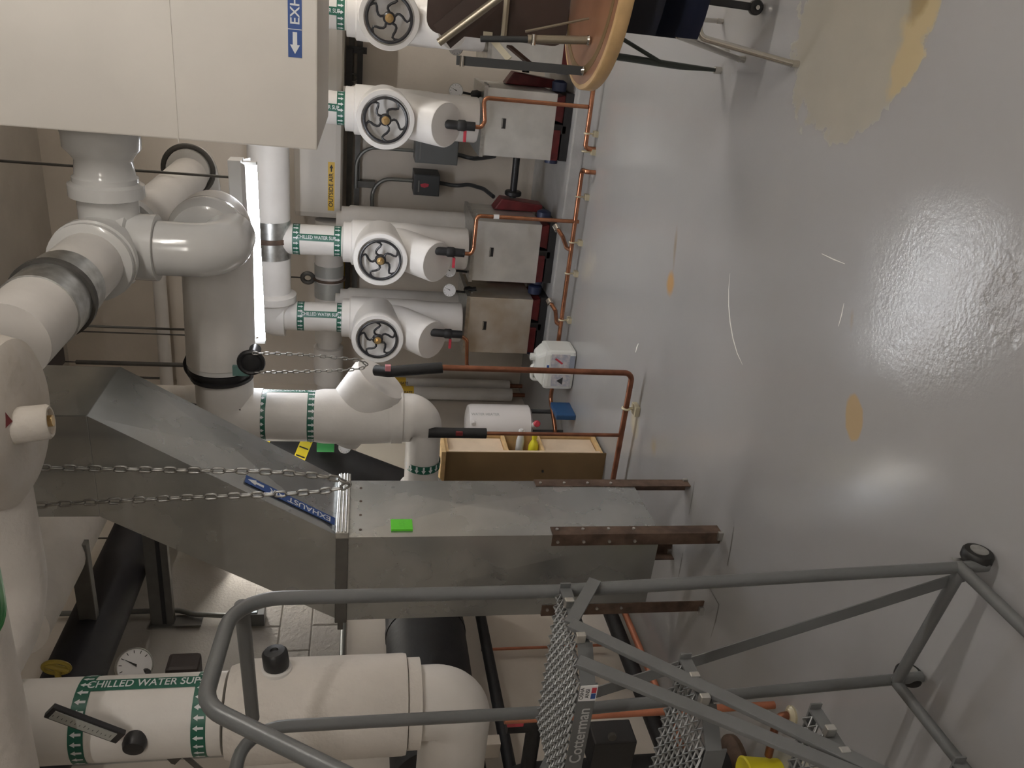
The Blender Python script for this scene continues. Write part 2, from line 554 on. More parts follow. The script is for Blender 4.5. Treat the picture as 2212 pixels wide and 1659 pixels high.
    l.new(noise(3.2, 2).outputs['Fac'], b3.inputs['Height']); l.new(b2.outputs['Normal'], b3.inputs['Normal'])
    l.new(b3.outputs['Normal'], b.inputs['Normal'])
    return m


floor.data.materials.append(floor_material())


def floor_mark(name, pxs, width, m):
    pts = [at(x, y, Z=0.0006) for x, y in pxs]
    bm = NB(); n_ = len(pts); A = []; B = []
    for i, p in enumerate(pts):
        d = (pts[min(i + 1, n_ - 1)] - pts[max(i - 1, 0)]).normalized(); s = V((-d.y, d.x, 0))
        t = width * math.sin(PI * (i + 0.35) / (n_ - 0.3))
        A.append(bm.verts.new(p + s * t / 2)); B.append(bm.verts.new(p - s * t / 2))
    for i in range(n_ - 1): bm.faces.new((A[i], A[i + 1], B[i + 1], B[i]))
    return obj(name, bm, m, floor)


floor_mark('paint_scratch', [(1577, 590), (1574, 625), (1574, 660), (1577, 695), (1583, 730), (1592, 762), (1604, 788)], 0.009, M_SCRATCH)
floor_mark('paint_scratch', [(1823, 655), (1818, 680), (1811, 705)], 0.006, M_SCRATCH)
floor_mark('paint_scratch', [(1379, 742), (1375, 752), (1373, 761)], 0.016, M_SCRATCH)
M_DKLINE = mat('dark_line', (0.13, 0.125, 0.12), 0.5)
for q in ([(1500, 1040), (1495, 1075), (1488, 1112)], [(1585, 1138), (1579, 1180), (1571, 1222)], [(1475, 1194), (1470, 1222), (1465, 1250)], [(1533, 1271), (1553, 1306), (1546, 1340), (1535, 1378)]):
    floor_mark('floor_line', q, .010, M_DKLINE)  # thin dark grey strips laid on the floor around the duct legs
floor_mark('paint_scratch', [(1775, 548), (1800, 560), (1825, 570)], 0.004, M_SCRATCH)

bm = NB(); box(bm, (XL - .2, YB, 0), (XR + .2, YB + .2, ZC)); struct('wall_back', bm, M_WALL)
bm = NB(); box(bm, (XL - .2, YF, 0), (XL, YB, ZC)); wall_left = struct('wall_left', bm, M_JOINT)
bm = NB(); box(bm, (XR, YF, 0), (XR + .2, YB, ZC)); struct('wall_right', bm, M_WALL)
bm = NB(); box(bm, (XL - .2, YF - .2, 0), (XR + .2, YF, ZC)); struct('wall_front', bm, M_WALL)
bm = NB(); box(bm, (XL - .2, YF - .2, ZC), (XR + .2, YB + .2, ZC + .2)); struct('ceiling', bm, M_CEIL)
# painted concrete blocks of the left wall, the stretch that can be seen
bm = NB(); box(bm, (0, -.2005, -.0887), (.022, .2005, .0887))
bmesh.ops.bevel(bm, geom=list(bm.edges), offset=.006, segments=1, affect='EDGES')
bme = bpy.data.meshes.new('block'); bm.to_mesh(bme); bm.free(); bme.materials.append(M_BLOCK)
row = 0; z = 1.648 + 0.0905
nb = 0
while z < 2.25:
    y = 3.2 + (0.2 if row % 2 else 0.0)
    while y < 5.0:
        o = bpy.data.objects.new('block', bme); COL.objects.link(o); o.parent = wall_left
        o.location = V((XL - .012 + random.uniform(0, .003), y, z)); nb += 1
        y += 0.404
    z += 0.181; row += 1
# smooth painted band of the left wall below the blocks
bm = NB(); box(bm, (XL, -1.5, 0.0), (XL + .012, YB, 1.632)); struct('wall_panel', bm, M_WALL, wall_left)
bm = NB(); box(bm, (XL, -1.5, 1.66), (XL + .012, 2.9, ZC)); struct('wall_panel', bm, M_WALL, wall_left)
bm = NB(); box(bm, (XL, 5.1, 1.66), (XL + .012, YB, ZC)); struct('wall_panel', bm, M_WALL, wall_left)
bm = NB(); box(bm, (XL, 2.9, 2.92), (XL + .012, 5.1, ZC)); struct('wall_panel', bm, M_WALL, wall_left)

# pump plinth
bm = NB(); box(bm, (-2.75, 5.9, 0), (1.6, 7.15, .10))
tag(obj('concrete_pad', bm, M_PAD, loc=(-.5, 6.5, 0), bev=.012), 'low grey painted concrete pad under the row of pumps', 'pad')

# ================================================================== WHITE EXHAUST DUCT (upper right)
BY = 3.3
c0 = at(685, 325, Y=BY)
zb, xl = c0.z, c0.x
t = thing('exhaust_duct', 'large white painted exhaust duct box filling the upper right foreground', 'duct', (0.4, BY + .5, zb))
bm = NB(); box(bm, (xl, BY, zb), (1.7, BY + 1.0, ZC - .02)); obj('duct_body', bm, M_DUCTW, t, bev=.006)
bm = NB(); box(bm, (at(383, 200, Y=BY).x - .18, BY - .0025, at(383, 250, Y=BY).z), (1.7, BY, at(383, 250, Y=BY).z + .004))
obj('duct_seam', bm, M_DUCTW, t)
p0 = at(637, 124, Y=BY); p1 = at(637, -150, Y=BY)
zl0, zl1 = at(652, 60, Y=BY).z, at(622, 60, Y=BY).z
bm = NB(); box(bm, (p0.x, BY - .0016, zl0), (p1.x, BY, zl1)); st = obj('label_strip', bm, M_LBLUE, t, label='blue label strip')
hz = (zl0 + zl1) / 2; hh = zl1 - zl0
x0 = p0.x + .012
bm = NB(); prism(bm, [V((x0 + a * .075, BY - .0028, hz + b * hh * .36)) for a, b in ((0, 0), (.42, 1), (.42, .45), (1, .45), (1, -.45), (.42, -.45), (.42, -1))], (0, .001, 0))
obj('arrow_print', bm, M_PRINTW, st)
bm = NB(); box(bm, (x0 + .083, BY - .0026, zl0), (x0 + .0855, BY - .0016, zl1)); obj('divider_print', bm, M_PRINTW, st)
tw = max(v.x for v in text_geo('EXHAUST AIR', hh * .95)[0])
obj('lettering', flat_text('EXHAUST AIR', hh * .95, (x0 + .098 + tw * 1.08, BY - .0026, hz - .002), (1, 0, 0), (0, 0, 1), 1.08), M_PRINTW, st, kind='stuff')

# outside air duct on the back wall
OY = 6.62
a = at(737, 470, Y=OY); b_ = at(636, 470, Y=OY)
t = thing('outside_air_duct', 'off-white painted outside air duct high on the back wall with yellow label', 'duct', (-.3, OY, a.z))
bm = NB(); box(bm, (a.x - .02, OY, a.z), (1.4, YB - .005, 2.14)); obj('duct_body', bm, M_DUCTW, t, bev=.05)
q0, q1 = at(715, 455, Y=OY), at(715, 350, Y=OY)
bm = NB(); box(bm, (q0.x, OY - .0016, q0.z - .026), (q1.x, OY, q0.z + .026)); st = obj('label_strip', bm, M_LYEL, t, label='yellow label strip')
obj('lettering', flat_text('OUTSIDE AIR', .047, (q0.x + .165, OY - .0026, q0.z), (1, 0, 0), (0, 0, 1), .98), M_PRINTK, st, kind='stuff')
bm = NB(); ax_ = q1.x - .075
prism(bm, [V((ax_ + x * .055, OY - .0028, q0.z + y * .014)) for x, y in ((0, .35), (.5, .35), (.5, 1), (1, 0), (.5, -1), (.5, -.35), (0, -.35))], (0, .001, 0))
obj('arrow_print', bm, M_PRINTK, st)

# ================================================================== GALVANISED DUCT
X0, X1, Y0_, Y1_ = -2.40, -1.972, 2.72, 3.15
zf = 1.648; XO = .535; zt = 2.54; ztop = 3.9; zbt = 0.285
t = thing('sheet_metal_duct', 'grey galvanised sheet metal exhaust duct on rusty legs, offset to the right above its flange', 'duct', (-2.19, 2.93, 0))
bm = NB(); box(bm, (X0, Y0_, zbt), (X1, Y1_, zf)); bm.normal_update()
for n_ in (V((1, 0, 0)), V((0, -1, 0))):
    f = max(bm.faces, key=lambda f_: f_.normal.dot(n_)); vs_ = list(f.verts); bm.faces.remove(f)
    m = bm.verts.new(sum((v.co for v in vs_), V((0, 0, 0))) / 4 + n_ * .010 + V((0, 0, .15)))
    for i in range(4): bm.faces.new((vs_[i], vs_[(i + 1) % 4], m))
    bm.normal_update()
obj('lower_section', bm, M_GALV, t)
bm = NB()
hexa(bm, [(X0, Y0_, zf), (X1, Y0_, zf), (X1, Y1_, zf), (X0, Y1_, zf)],
     [(X0 + XO, Y0_, zt), (X1 + XO, Y0_, zt), (X1 + XO, Y1_, zt), (X0 + XO, Y1_, zt)])
# creased, slightly dented sheet on the slanted right face
rdir = V((XO, 0, zt - zf)).normalized(); ndir = V((rdir.z, 0, -rdir.x))
def crossbreak(bm, n_, push, sx=.5):
    f = max(bm.faces, key=lambda f_: f_.normal.dot(n_))
    vs_ = list(f.verts); bm.faces.remove(f)
    c = sum((v.co for v in vs_), V((0, 0, 0))) / 4
    lo = min(vs_, key=lambda v: v.co.z).co.z; hi = max(vs_, key=lambda v: v.co.z).co.z
    m = bm.verts.new(c + n_ * push + V((0, 0, (hi - lo) * (sx - .5))) + (rdir * 0))
    for i in range(4): bm.faces.new((vs_[i], vs_[(i + 1) % 4], m))
bm.normal_update(); bmesh.ops.recalc_face_normals(bm, faces=bm.faces)
crossbreak(bm, ndir, .022); bm.normal_update()
obj('offset_section', bm, M_GALV, t)
bm = NB(); box(bm, (X0 + XO, Y0_, zt), (X1 + XO, Y1_, ztop)); obj('upper_section', bm, M_GALV, t, bev=.004)
for nm, (lo, hi) in (('flange', ((X0 - .006, Y0_ - .012, zf - .028), (X1 + .006, Y0_ - .001, zf + .022))),
                     ('flange', ((X1 + .001, Y0_ - .012, zf - .030), (X1 + .030, Y1_ + .012, zf + .024))),
                     ('flange', ((X0 - .045, Y0_ - .010, zf - .014), (X0 - .001, Y1_ + .012, zf + .010)))):
    bm = NB(); box(bm, lo, hi); obj(nm, bm, M_GALVD if lo[0] > -2.1 else M_STRUT, t, bev=.004)
for k in range(3):
    bm = NB(); z_ = zf - .016 + .014 * k; cyl(bm, (X1 + .031, Y0_ - .008, z_), (X1 + .031, Y1_ + .008, z_), .0045, 10); obj('flange_bead', bm, M_GALVD, t)
for k in range(4):
    bm = NB(); y = Y0_ + .05 + .105 * k; cyl(bm, (X1, y, zf - .075), (X1 + .003, y, zf - .075), .006, 10); obj('screw', bm, M_RUST, t)
# legs: rusty angle iron with bolts
def angle_leg(cx_, cy_, sx, sy, ztp, nb_):
    bm = NB(); w_ = .058; th = .006
    poly = [(0, 0), (w_, 0), (w_, th), (th, th), (th, w_), (0, w_)]
    prism(bm, [V((cx_ + sx * x - sx * th, cy_ + sy * y - sy * th, 0)) for x, y in poly], (0, 0, ztp))
    lg = obj('leg', bm, M_RUST, t, label='rusty angle iron leg')
    bm = NB(); box(bm, (cx_ + sx * .004 - .02, cy_ - sy * th - .016, 0), (cx_ + sx * .004 + .02, cy_ - sy * th - .001, .022)); obj('foot_clip', bm, M_ZINC, lg, bev=.002)
    for k in range(nb_):
        z_ = .40 + k * .115
        if z_ > ztp - .02: break
        bm = NB(); cyl(bm, (cx_ + sx * .03, cy_ - sy * th, z_), (cx_ + sx * .03, cy_ - sy * (th + .006), z_), .007, 8); obj('bolt', bm, M_ZINC, lg)
        bm = NB(); cyl(bm, (cx_ - sx * th, cy_ + sy * .03, z_), (cx_ - sx * (th + .006), cy_ + sy * .03, z_), .007, 8); obj('bolt', bm, M_ZINC, lg)
angle_leg(X1, Y0_, -1, 1, .77, 4)
angle_leg(X0, Y0_, 1, 1, .77, 4)
angle_leg(X1, Y1_, -1, -1, .77, 4)
angle_leg(X0, Y1_, 1, -1, .77, 4)
# label on the slanted face
up_ = V((0, -1, 0)); nrm = ndir
s0 = V((X1, Y0_, zf)) + rdir * .04; LW = .40; LH = .05
so = s0 + V((0, .068, 0)) + nrm * .010
def slab(o, r, u, a0, a1, b0, b1, th, n_):
    bm = NB(); prism(bm, [o + r * a0 + u * b0, o + r * a1 + u * b0, o + r * a1 + u * b1, o + r * a0 + u * b1], n_ * th); return bm
st = obj('label_strip', slab(so, rdir, up_, 0, LW, -LH / 2, LH / 2, .0015, nrm), M_LBLUE, t, label='blue label strip, lettering upside down in the photo')
obj('lettering', flat_text('EXHAUST AIR', .046, so + rdir * .158 + nrm * .0025, rdir, up_, .98), M_PRINTW, st, kind='stuff')
bm = NB(); ao = so + rdir * (LW - .078) + nrm * .002
prism(bm, [ao + rdir * (x * .068) + up_ * (y * .017) for x, y in ((0, .4), (.5, .4), (.5, 1), (1, 0), (.5, -1), (.5, -.4), (0, -.4))], nrm * .001)
obj('arrow_print', bm, M_PRINTW, st)
# bright green paper note on the right face
n0, n1 = at(845, 1144, X=X1 + .009), at(890, 1122, X=X1 + .009)
bm = NB(); box(bm, (X1 + .001, n0.y, n1.z), (X1 + .0105, n1.y, n0.z)); st = obj('paper_note', bm, M_NOTE, t, label='bright green paper note')
obj('lettering', flat_text('-----\n--- --\n- ---', .014, (X1 + .0112, (n0.y + n1.y) / 2, (n0.z + n1.z) / 2), (0, 0, -1), (0, -1, 0)), mat('pencil', (.06, .35, .03), .6), st, kind='stuff')

# ================================================================== ROLLING LADDER
LXN, LXF = -1.145, -1.585
t = thing('rolling_ladder', 'grey tubular rolling step ladder with mesh steps and handrails in the left foreground', 'ladder', (-1.35, 1.2, 0))
ZP = 1.14
R_ = .0155
At = at(575, 1280, Y=1.41); Ap = at(1200, 1277, Y=1.41); Ab = at(2130, 1222, Y=1.41)
Bt = at(590, 1548, Y=1.47); Bp = at(1200, 1537, Y=1.47); Bb = at(1990, 1462, Y=1.47)
def hand(pts, rad, name='handrail'):
    bm = NB(); tube(bm, fillet(pts, rad), R_, 14); return obj(name, bm, M_LAD, t)
n1_ = at(455, 1495, X=LXN); n2_ = at(600, 1565, X=LXN); n3_ = at(780, 1659, X=LXN)
dn = (n3_ - n2_).normalized()
ztopA = at(522, 1312, Y=1.36)
hand([Ab + V((0, 0, .0)), Ap, V((Ap.x, 1.41, 1.845)), V((n1_.x, n1_.y - .03, n1_.z + .008)), n3_ + dn * .75], [.3, .10, .08])
f1 = V((LXF - .01, 1.15, 1.845))
hand([Bb, Bp, V((Bp.x, 1.47, 1.845)), V((LXF - .01, 1.10, 1.86)), V((LXF - .01, .93, 1.60)) + dn * .75], [.3, .10, .08])
hand([at(522, 1306, Y=1.385), at(546, 1552, Y=1.44)], .05, 'rear_rail')
# base
zb_ = .105
hand([V((Ab.x, 1.40, zb_)), V((Bb.x, 1.455, zb_))], .02, 'base_bar')
hand([V((Ab.x, 1.41, zb_)), V((Ab.x + .0, .30, zb_))], .02, 'base_bar')
hand([V((Bb.x, 1.465, zb_)), V((Bb.x + .02, .30, zb_))], .02, 'base_bar')
hand([V((Ab.x, .30, zb_)), V((Bb.x + .02, .30, zb_))], .02, 'base_bar')
def caster(x, y):
    bm = NB(); lathe(bm, (x - .017, y, .038), (1, 0, 0), [(.026, 0), (.034, .002), (.038, .008), (.038, .026), (.034, .032), (.026, .034)], 24)
    cw = obj('caster', bm, M_RUBBER, t, label='black caster wheel')
    bm = NB(); lathe(bm, (x - .019, y, .038), (1, 0, 0), [(.0, 0), (.022, 0), (.022, .038), (.0, .038)], 18, cap=False); obj('wheel_hub', bm, M_ZINC, cw)
    bm = NB()
    prism(bm, [V((x - .022, y - .012, .03)), V((x - .022, y + .012, .03)), V((x - .022, y + .02, .092)), V((x - .022, y - .02, .092))], (.003, 0, 0))
    obj('fork', bm, M_ZINC, cw)
caster(Ab.x + .012, 1.435); caster(Bb.x - .012, 1.49); caster(Ab.x + .012, .33); caster(Bb.x - .012, .33)
# diagonal brace at the back
bm = NB(); bar(bm, at(2103, 1238, Y=1.41), at(1236, 1512, Y=1.455), .030, .004, up=(.2, -1, 0)); obj('brace', bm, M_LAD, t)
# stringers, four parallel bars
s1a, s1b = at(1232, 1347, X=LXN), at(1880, 1657, X=LXN)
s2a, s2b = at(1248, 1428, X=LXN), at(1800, 1652, X=LXN)
for x in (LXN, LXF):
    for a, b in ((s1a, s1b), (s2a, s2b)):
        a2 = V((x, a.y, a.z)); b2 = V((x, b.y, b.z)); d = (b2 - a2).normalized()
        e = a2 + d * ((a2.z - .10) / -d.z)
        bm = NB(); bar(bm, a2, e, .030, .010, up=(1, 0, 0)); obj('stringer', bm, M_LAD, t, bev=.002)
    bm = NB(); bar(bm, V((x, 1.405, 1.055)), V((x, s1a.y, s1a.z)), .028, .006, up=(1, 0, 0)); obj('strut', bm, M_LAD, t)
def tread(y0, y1, z_, name):
    bm = NB()
    nx, ny = 14, max(5, int((y1 - y0) / .0185))
    xs = LXF + .012; xe = LXN - .022
    dx = (xe - xs) / nx; dy = (y1 - y0) / ny
    vg = {}
    def vv(i, j):
        k = (i, j)
        if k not in vg: vg[k] = bm.verts.new((xs + i * dx / 2, y0 + j * dy / 2, z_ + (.005 if i % 2 else -.005)))
        return vg[k]
    for i in range(0, 2 * nx - 1):
        for j in range(0, 2 * ny - 1):
            if (i + j) % 2 == 0:
                bm.faces.new((vv(i, j + 1), vv(i + 1, j), vv(i + 2, j + 1), vv(i + 1, j + 2)))
    cut = [v for v in bm.verts if (v.co.x - (LXN - .022)) > (v.co.y - y0) - .055 + .0]
    bmesh.ops.delete(bm, geom=cut, context='VERTS')
    bmesh.ops.wireframe(bm, faces=list(bm.faces), thickness=.0062, use_even_offset=False, use_replace=True, use_boundary=True)
    return obj(name, bm, M_GRATE, t)
def step(y0, y1, z_, front_h, rear=True):
    g = tread(y0, y1, z_, 'mesh_step')
    bm = NB(); box(bm, (LXF, y0 - .006, z_ - front_h), (LXN - .072, y0 - .002, z_ - .002)); ap = obj('apron', bm, M_LAD, t, bev=.001)
    bm = NB(); prism(bm, [(LXN - .072, y0 - .006, z_ - .034), (LXN - .014, y0 + .052, z_ - .034), (LXN - .014, y0 + .052, z_ - .002), (LXN - .072, y0 - .006, z_ - .002)], (-.003, .003, 0)); obj('corner_angle', bm, M_LAD, t)
    bm = NB(); box(bm, (LXN - .018, y0 + .052, z_ - .028), (LXN - .013, y1, z_ - .002)); obj('side_angle', bm, M_LAD, t)
    bm = NB(); box(bm, (LXF + .001, y0, z_ - .026), (LXF + .006, y1, z_ - .002)); obj('side_angle', bm, M_LAD, t)
    bm = NB(); box(bm, (LXF, y1, z_ - .026), (LXN, y1 + .004, z_ - .002)); obj('rear_angle', bm, M_LAD, t)
    for yy in (y0 + .055, y1 - .06):
        bm = NB(); box(bm, (LXN - .014, yy - .007, z_ - .018), (LXN + .007, yy + .007, z_ + .003)); obj('connector', bm, M_ZINC, t, bev=.003)
    return ap
ap = step(1.172, 1.395, ZP, .040)
zc_ = ZP - .0215
lab = V((LXN - .218, 1.1655, zc_))
obj('lettering', flat_text('Cotterman', .036, lab, (1, 0, 0), (0, 0, 1), 1.0), M_PRINTG, ap, kind='stuff')
bm = NB(); box(bm, (LXN - .116, 1.1645, ZP - .040), (LXN - .074, 1.166, ZP - .003)); st = obj('sticker', bm, M_DIAL, t, label='small white maker sticker')
obj('lettering', flat_text('OSHA\nANSI', .012, (LXN - .095, 1.1640, ZP - .014), (1, 0, 0), (0, 0, 1)), M_PRINTK, st, kind='stuff')
bm = NB(); box(bm, (LXN - .110, 1.1638, ZP - .038), (LXN - .096, 1.1645, ZP - .028)); obj('emblem_print', bm, M_LBLUE, st)
bm = NB(); box(bm, (LXN - .094, 1.1638, ZP - .038), (LXN - .080, 1.1645, ZP - .028)); obj('emblem_print', bm, M_RED, st)
step(.995, 1.165, .937, .045)
step(.855, 1.02, .722, .045)
step(.715, .88, .507, .045)
step(.575, .74, .292, .045)

# ================================================================== PUMPS
def make_pump(x, label, mguard=None, shaft=0.0):
    t = thing('pump', label, 'pump', (x, 6.3, .10), None)
    bm = NB(); box(bm, (x - .235, 5.95, .235), (x + .235, 6.55, .765)); gb = obj('guard_box', bm, mguard or M_GUARD, t, bev=.004, label='galvanised sheet metal guard')
    bm = NB(); box(bm, (x - .245, 5.94, .745), (x + .245, 6.56, .772)); obj('guard_lid', bm, M_GALVD, gb)
    bm = NB(); box(bm, (x - .035, 5.944, .596), (x + .035, 5.951, .626)); obj('latch_slot', bm, M_BLK, gb)
    bm = NB(); box(bm, (x - .030, 5.941, .619), (x + .034, 5.946, .625)); obj('latch_lip', bm, M_ZINC, gb)
    for k in range(3):
        bm = NB(); cyl(bm, (x + .236, 6.05 + .12 * k, .72), (x + .243, 6.05 + .12 * k, .72), .009, 8); obj('screw', bm, M_ZINC, gb)
    bm = NB(); lathe(bm, (x - .10, 6.10, .19), (0, 1, 0), [(.06, 0), (.10, .03), (.10, .28), (.06, .32)], 20); obj('bearing_housing', bm, M_PUMP, t)
    bm = NB(); prism(bm, [V((x + .03, 6.02, .162)), V((x + .22, 6.02, .162)), V((x + .20, 6.02, .235)), V((x + .05, 6.02, .235))], (0, .35, 0)); obj('volute_foot', bm, M_PUMP, t)
    bm = NB(); prism(bm, [V((x - .24, 5.99, .172)), V((x - .02, 5.99, .172)), V((x - .02, 5.99, .24)), V((x - .24, 5.99, .24))], (0, .12, 0)); obj('pump_casing', bm, M_PUMP, t, bev=.01)
    bm = NB(); box(bm, (x - .24, 6.0, .1005), (x + .24, 6.6, .16)); obj('base_plate', bm, M_BLK, t)
    bm = NB(); box(bm, (x - .05, 6.0, .125), (x + .02, 6.2, .235)); obj('coupling', bm, M_BLK, t, bev=.01)
    bm = NB(); lathe(bm, (x + .235, 6.10, .20), (1, 0, 0), [(.03, 0), (.055, .01), (.055, .07), (.03, .085)], 16); obj('suction_flange', bm, M_BLUE, t)
    bm = NB(); cyl(bm, (x - .27, 6.08, .20), (x - .236, 6.08, .20), .05, 16); obj('suction_flange', bm, M_BLUE, t)
    # angled red casing behind the guard on the right
    cw = .09 if shaft or x > -.5 else .055
    bm = NB(); prism(bm, [V((x + .24, 6.35, .56)), V((x + .24 + cw, 6.35, .50)), V((x + .30, 6.35, .16)), V((x + .24, 6.35, .16))], (0, .16, 0)); obj('rear_casing', bm, M_PUMP, t, bev=.01)
    if shaft:
        bm = NB(); cyl(bm, (x + .33, 6.43, .40), (x + shaft, 6.43, .40), .028, 14); sp = obj('shaft_pipe', bm, M_BLK, t)
        bm = NB(); cyl(bm, (x + .345, 6.43, .40), (x + .385, 6.43, .40), .068, 18, bev=.008); obj('pipe_flange', bm, M_BLK, sp)
    return t
PX = (-2.262, -1.655, -.70, -.085)
make_pump(PX[0], 'pump with tan-stained sheet metal guard, at the left end of the pad', M_GUARDT)
make_pump(PX[1], 'pump with plain grey guard right beside the tan-stained one', None, .68)
make_pump(PX[2], 'pump with pale grey guard standing apart in the middle right of the pad', None, .43)
make_pump(PX[3] + .02, 'pump at the right end of the pad, mostly hidden behind the brown board')

def label_wrap(t, c, r, a_txt, z0, z1, bw, txt, tsz, down=True, narr=16, strip=.066, stretch=1.0):
    """two green arrow bands and a lettered strip between them on a vertical pipe, z0 top, z1 bottom"""
    cy_ = Cyl((c[0], c[1], z0), r)
    L = z0 - z1
    for h in (0.0, L - bw):
        bd = obj('arrow_band', cy_.patch(0, 2 * PI, h, h + bw, n=48), M_GREEN, t, label='green band of white arrows')
        obj('arrow_print', cy_.arrows(0, 2 * PI, h + bw * .08, h + bw * .92, narr, down), M_PRINTW, bd, kind='stuff')
    da = strip / r / 2
    stp = obj('label_strip', cy_.patch(a_txt - da, a_txt + da, bw * .5, L - bw * .5, off=.0014, n=60), M_GREEN, t, label='green lettered strip')
    obj('lettering', cy_.text(txt, tsz, a_txt, L / 2, off=.0024, stretch=stretch), M_PRINTW, stp, kind='stuff')

def make_riser(x, label, ztop, la, lz0, lz1):
    Y = 6.0
    t = thing('valve_riser', label, 'pipe valve', (x, Y, .80))
    bm = NB(); cyl(bm, (x, Y, 1.60), (x, Y, ztop), .112, 32); obj('riser_pipe', bm, M_JACK, t)
    bm = NB(); lathe(bm, (x, Y, .80), (0, 0, 1), [(.150, 0), (.158, .012), (.158, .30), (.166, .36), (.170, .80), (.168, .865), (.150, .875), (.150, .93), (.128, .935)], 40)
    obj('valve_jacket', bm, M_JACKB, t)
    # hub: an insulated bonnet pointing at the room, with a recess around the handwheel
    hz = 1.462
    bm = NB(); lathe(bm, (x, Y - .02, hz), (0, -1, 0), [(.185, 0), (.187, .30), (.192, .33), (.192, .40), (.188, .405), (.160, .405), (.156, .40), (.150, .33), (.06, .325)], 44)
    hb = obj('bonnet', bm, M_JACKB, t, label='white drum around the handwheel')
    bm = NB(); cyl(bm, (x, Y - .34, hz), (x, Y - .46, hz), .014, 12); obj('stem', bm, M_BRASS, hb)
    # handwheel with five curved spokes
    wy = Y - .43
    bm = NB(); torus(bm, (x, wy, hz), (0, 1, 0), .140, .0100, 44, 8); hw = obj('handwheel', bm, M_WHEEL, t, label='black handwheel with five curved spokes')
    rot = random.uniform(0, 1.2)
    for k in range(5):
        a = rot + 2 * PI * k / 5
        pts = []
        for i in range(9):
            f = i / 8; rr = .028 + f * .112; aa = a + .34 * math.sin(f * 2 * PI) * (1 - .2 * f)
            pts.append(V((x + rr * math.cos(aa), wy + .010 * (1 - f), hz + rr * math.sin(aa))))
        bm = NB(); tube(bm, pts, .0080, 8); obj('spoke', bm, M_WHEEL, hw)
    bm = NB(); lathe(bm, (x, wy + .02, hz), (0, -1, 0), [(.0, 0), (.040, 0), (.040, .012), (.026, .024), (.026, .034), (0, .034)], 22); obj('hub', bm, M_WHEEL, hw)
    bm = NB(); lathe(bm, (x, wy - .012, hz), (0, -1, 0), [(.0, 0), (.027, 0), (.027, .014), (.013, .016), (.013, .05), (0, .05)], 18); obj('stem_nut', bm, M_BRASS, hw)
    # strainer leg slanting down and out
    d = V((0, -.76, -.65)).normalized(); fc = V((x, 5.60, 1.055))
    bm = NB(); lathe(bm, fc - d * .50, d, [(.150, 0), (.150, .49), (.143, .5), (.02, .502)], 40); obj('strainer', bm, M_JACKB, t, label='white strainer end slanting down')
    if lz0:
        label_wrap(t, (x, Y), .112, facing((x, Y)) + la, lz0, lz1, .052, 'CHILLED WATER SUP.', .036, True, 18, .05, .80)
    return t
HDRZ = 2.26
make_riser(PX[0], 'white insulated riser with handwheel, leftmost of the row over the pumps', HDRZ - .05, .15, at(641, 687, Y=5.9).z, at(742, 687, Y=5.9).z)
make_riser(PX[1], 'white insulated riser with handwheel, second from the left, brass stem in full view', HDRZ - .05, .15, at(631, 515, Y=5.9).z, at(737, 515, Y=5.9).z)
make_riser(PX[2], 'white insulated riser with handwheel right of the grey switch boxes', HDRZ - .05, .0, at(634, 240, Y=5.9).z, at(744, 240, Y=5.9).z)
make_riser(PX[3], 'white insulated riser with handwheel cut by the picture edge, above the brown board', HDRZ - .05, .0, at(634, 60, Y=5.9).z, at(744, 60, Y=5.9).z)

# return risers standing behind, seen as a strip at the right of each valve riser
for (px, py), lab in (((880, 629), 'leftmost tall'), ((880, 452), 'second tall'), ((880, 195), 'third tall'), ((880, -15), 'rightmost tall')):
    p = at(px, py, Y=6.52); rr = .15
    x = p.x - rr
    t = thing('return_riser', {'leftmost tall': 'plain white return riser behind the leftmost handwheel riser',
                               'second tall': 'plain white return riser behind the second handwheel riser',
                               'third tall': 'plain white return riser behind the handwheel riser right of the switch boxes',
                               'rightmost tall': 'plain white return riser behind the riser cut by the picture edge'}[lab], 'pipe', (x, 6.52, .72))
    bm = NB(); lathe(bm, (x, 6.52, .76), (0, 0, 1), [(.13, 0), (.15, .012), (.15, .93), (.138, .945), (.138, 1.0)], 32); obj('pipe_jacket', bm, M_JACK, t)
    bm = NB(); cyl(bm, (x, 6.52, 1.70), (x, 6.52, 1.80), .10, 24); obj('pipe_neck', bm, M_JACK, t)

# header above, with a metal shield and strap
Y = 6.0
xA, xB = -2.26, .55
t = thing('supply_header', 'long white horizontal supply header behind the fluorescent lamp', 'pipe', ((xA + xB) / 2, Y, HDRZ))
bm = NB(); tube(bm, fillet([(xB, Y, HDRZ), (xA - .02, Y, HDRZ), (xA - .02, Y, HDRZ - .10)], .16), .145, 32); obj('pipe_jacket', bm, M_JACK, t)
xs0, xs1 = at(590, 566, Y=Y - .145).x, at(590, 484, Y=Y - .145).x
bm = NB(); cyl(bm, (xs0, Y, HDRZ), (xs1, Y, HDRZ), .149, 36); obj('metal_shield', bm, M_GALVD, t)
xm = (xs0 + xs1) / 2
bm = NB(); cyl(bm, (xm - .018, Y, HDRZ), (xm + .018, Y, HDRZ), .155, 36); obj('strap', bm, M_RUST, t)
xf = at(615, 640, Y=Y).x
bm = NB(); lathe(bm, (xf - .05, Y, HDRZ), (1, 0, 0), [(.15, 0), (.185, .02), (.185, .07), (.15, .09)], 32); obj('flange_cover', bm, M_JACK, t)

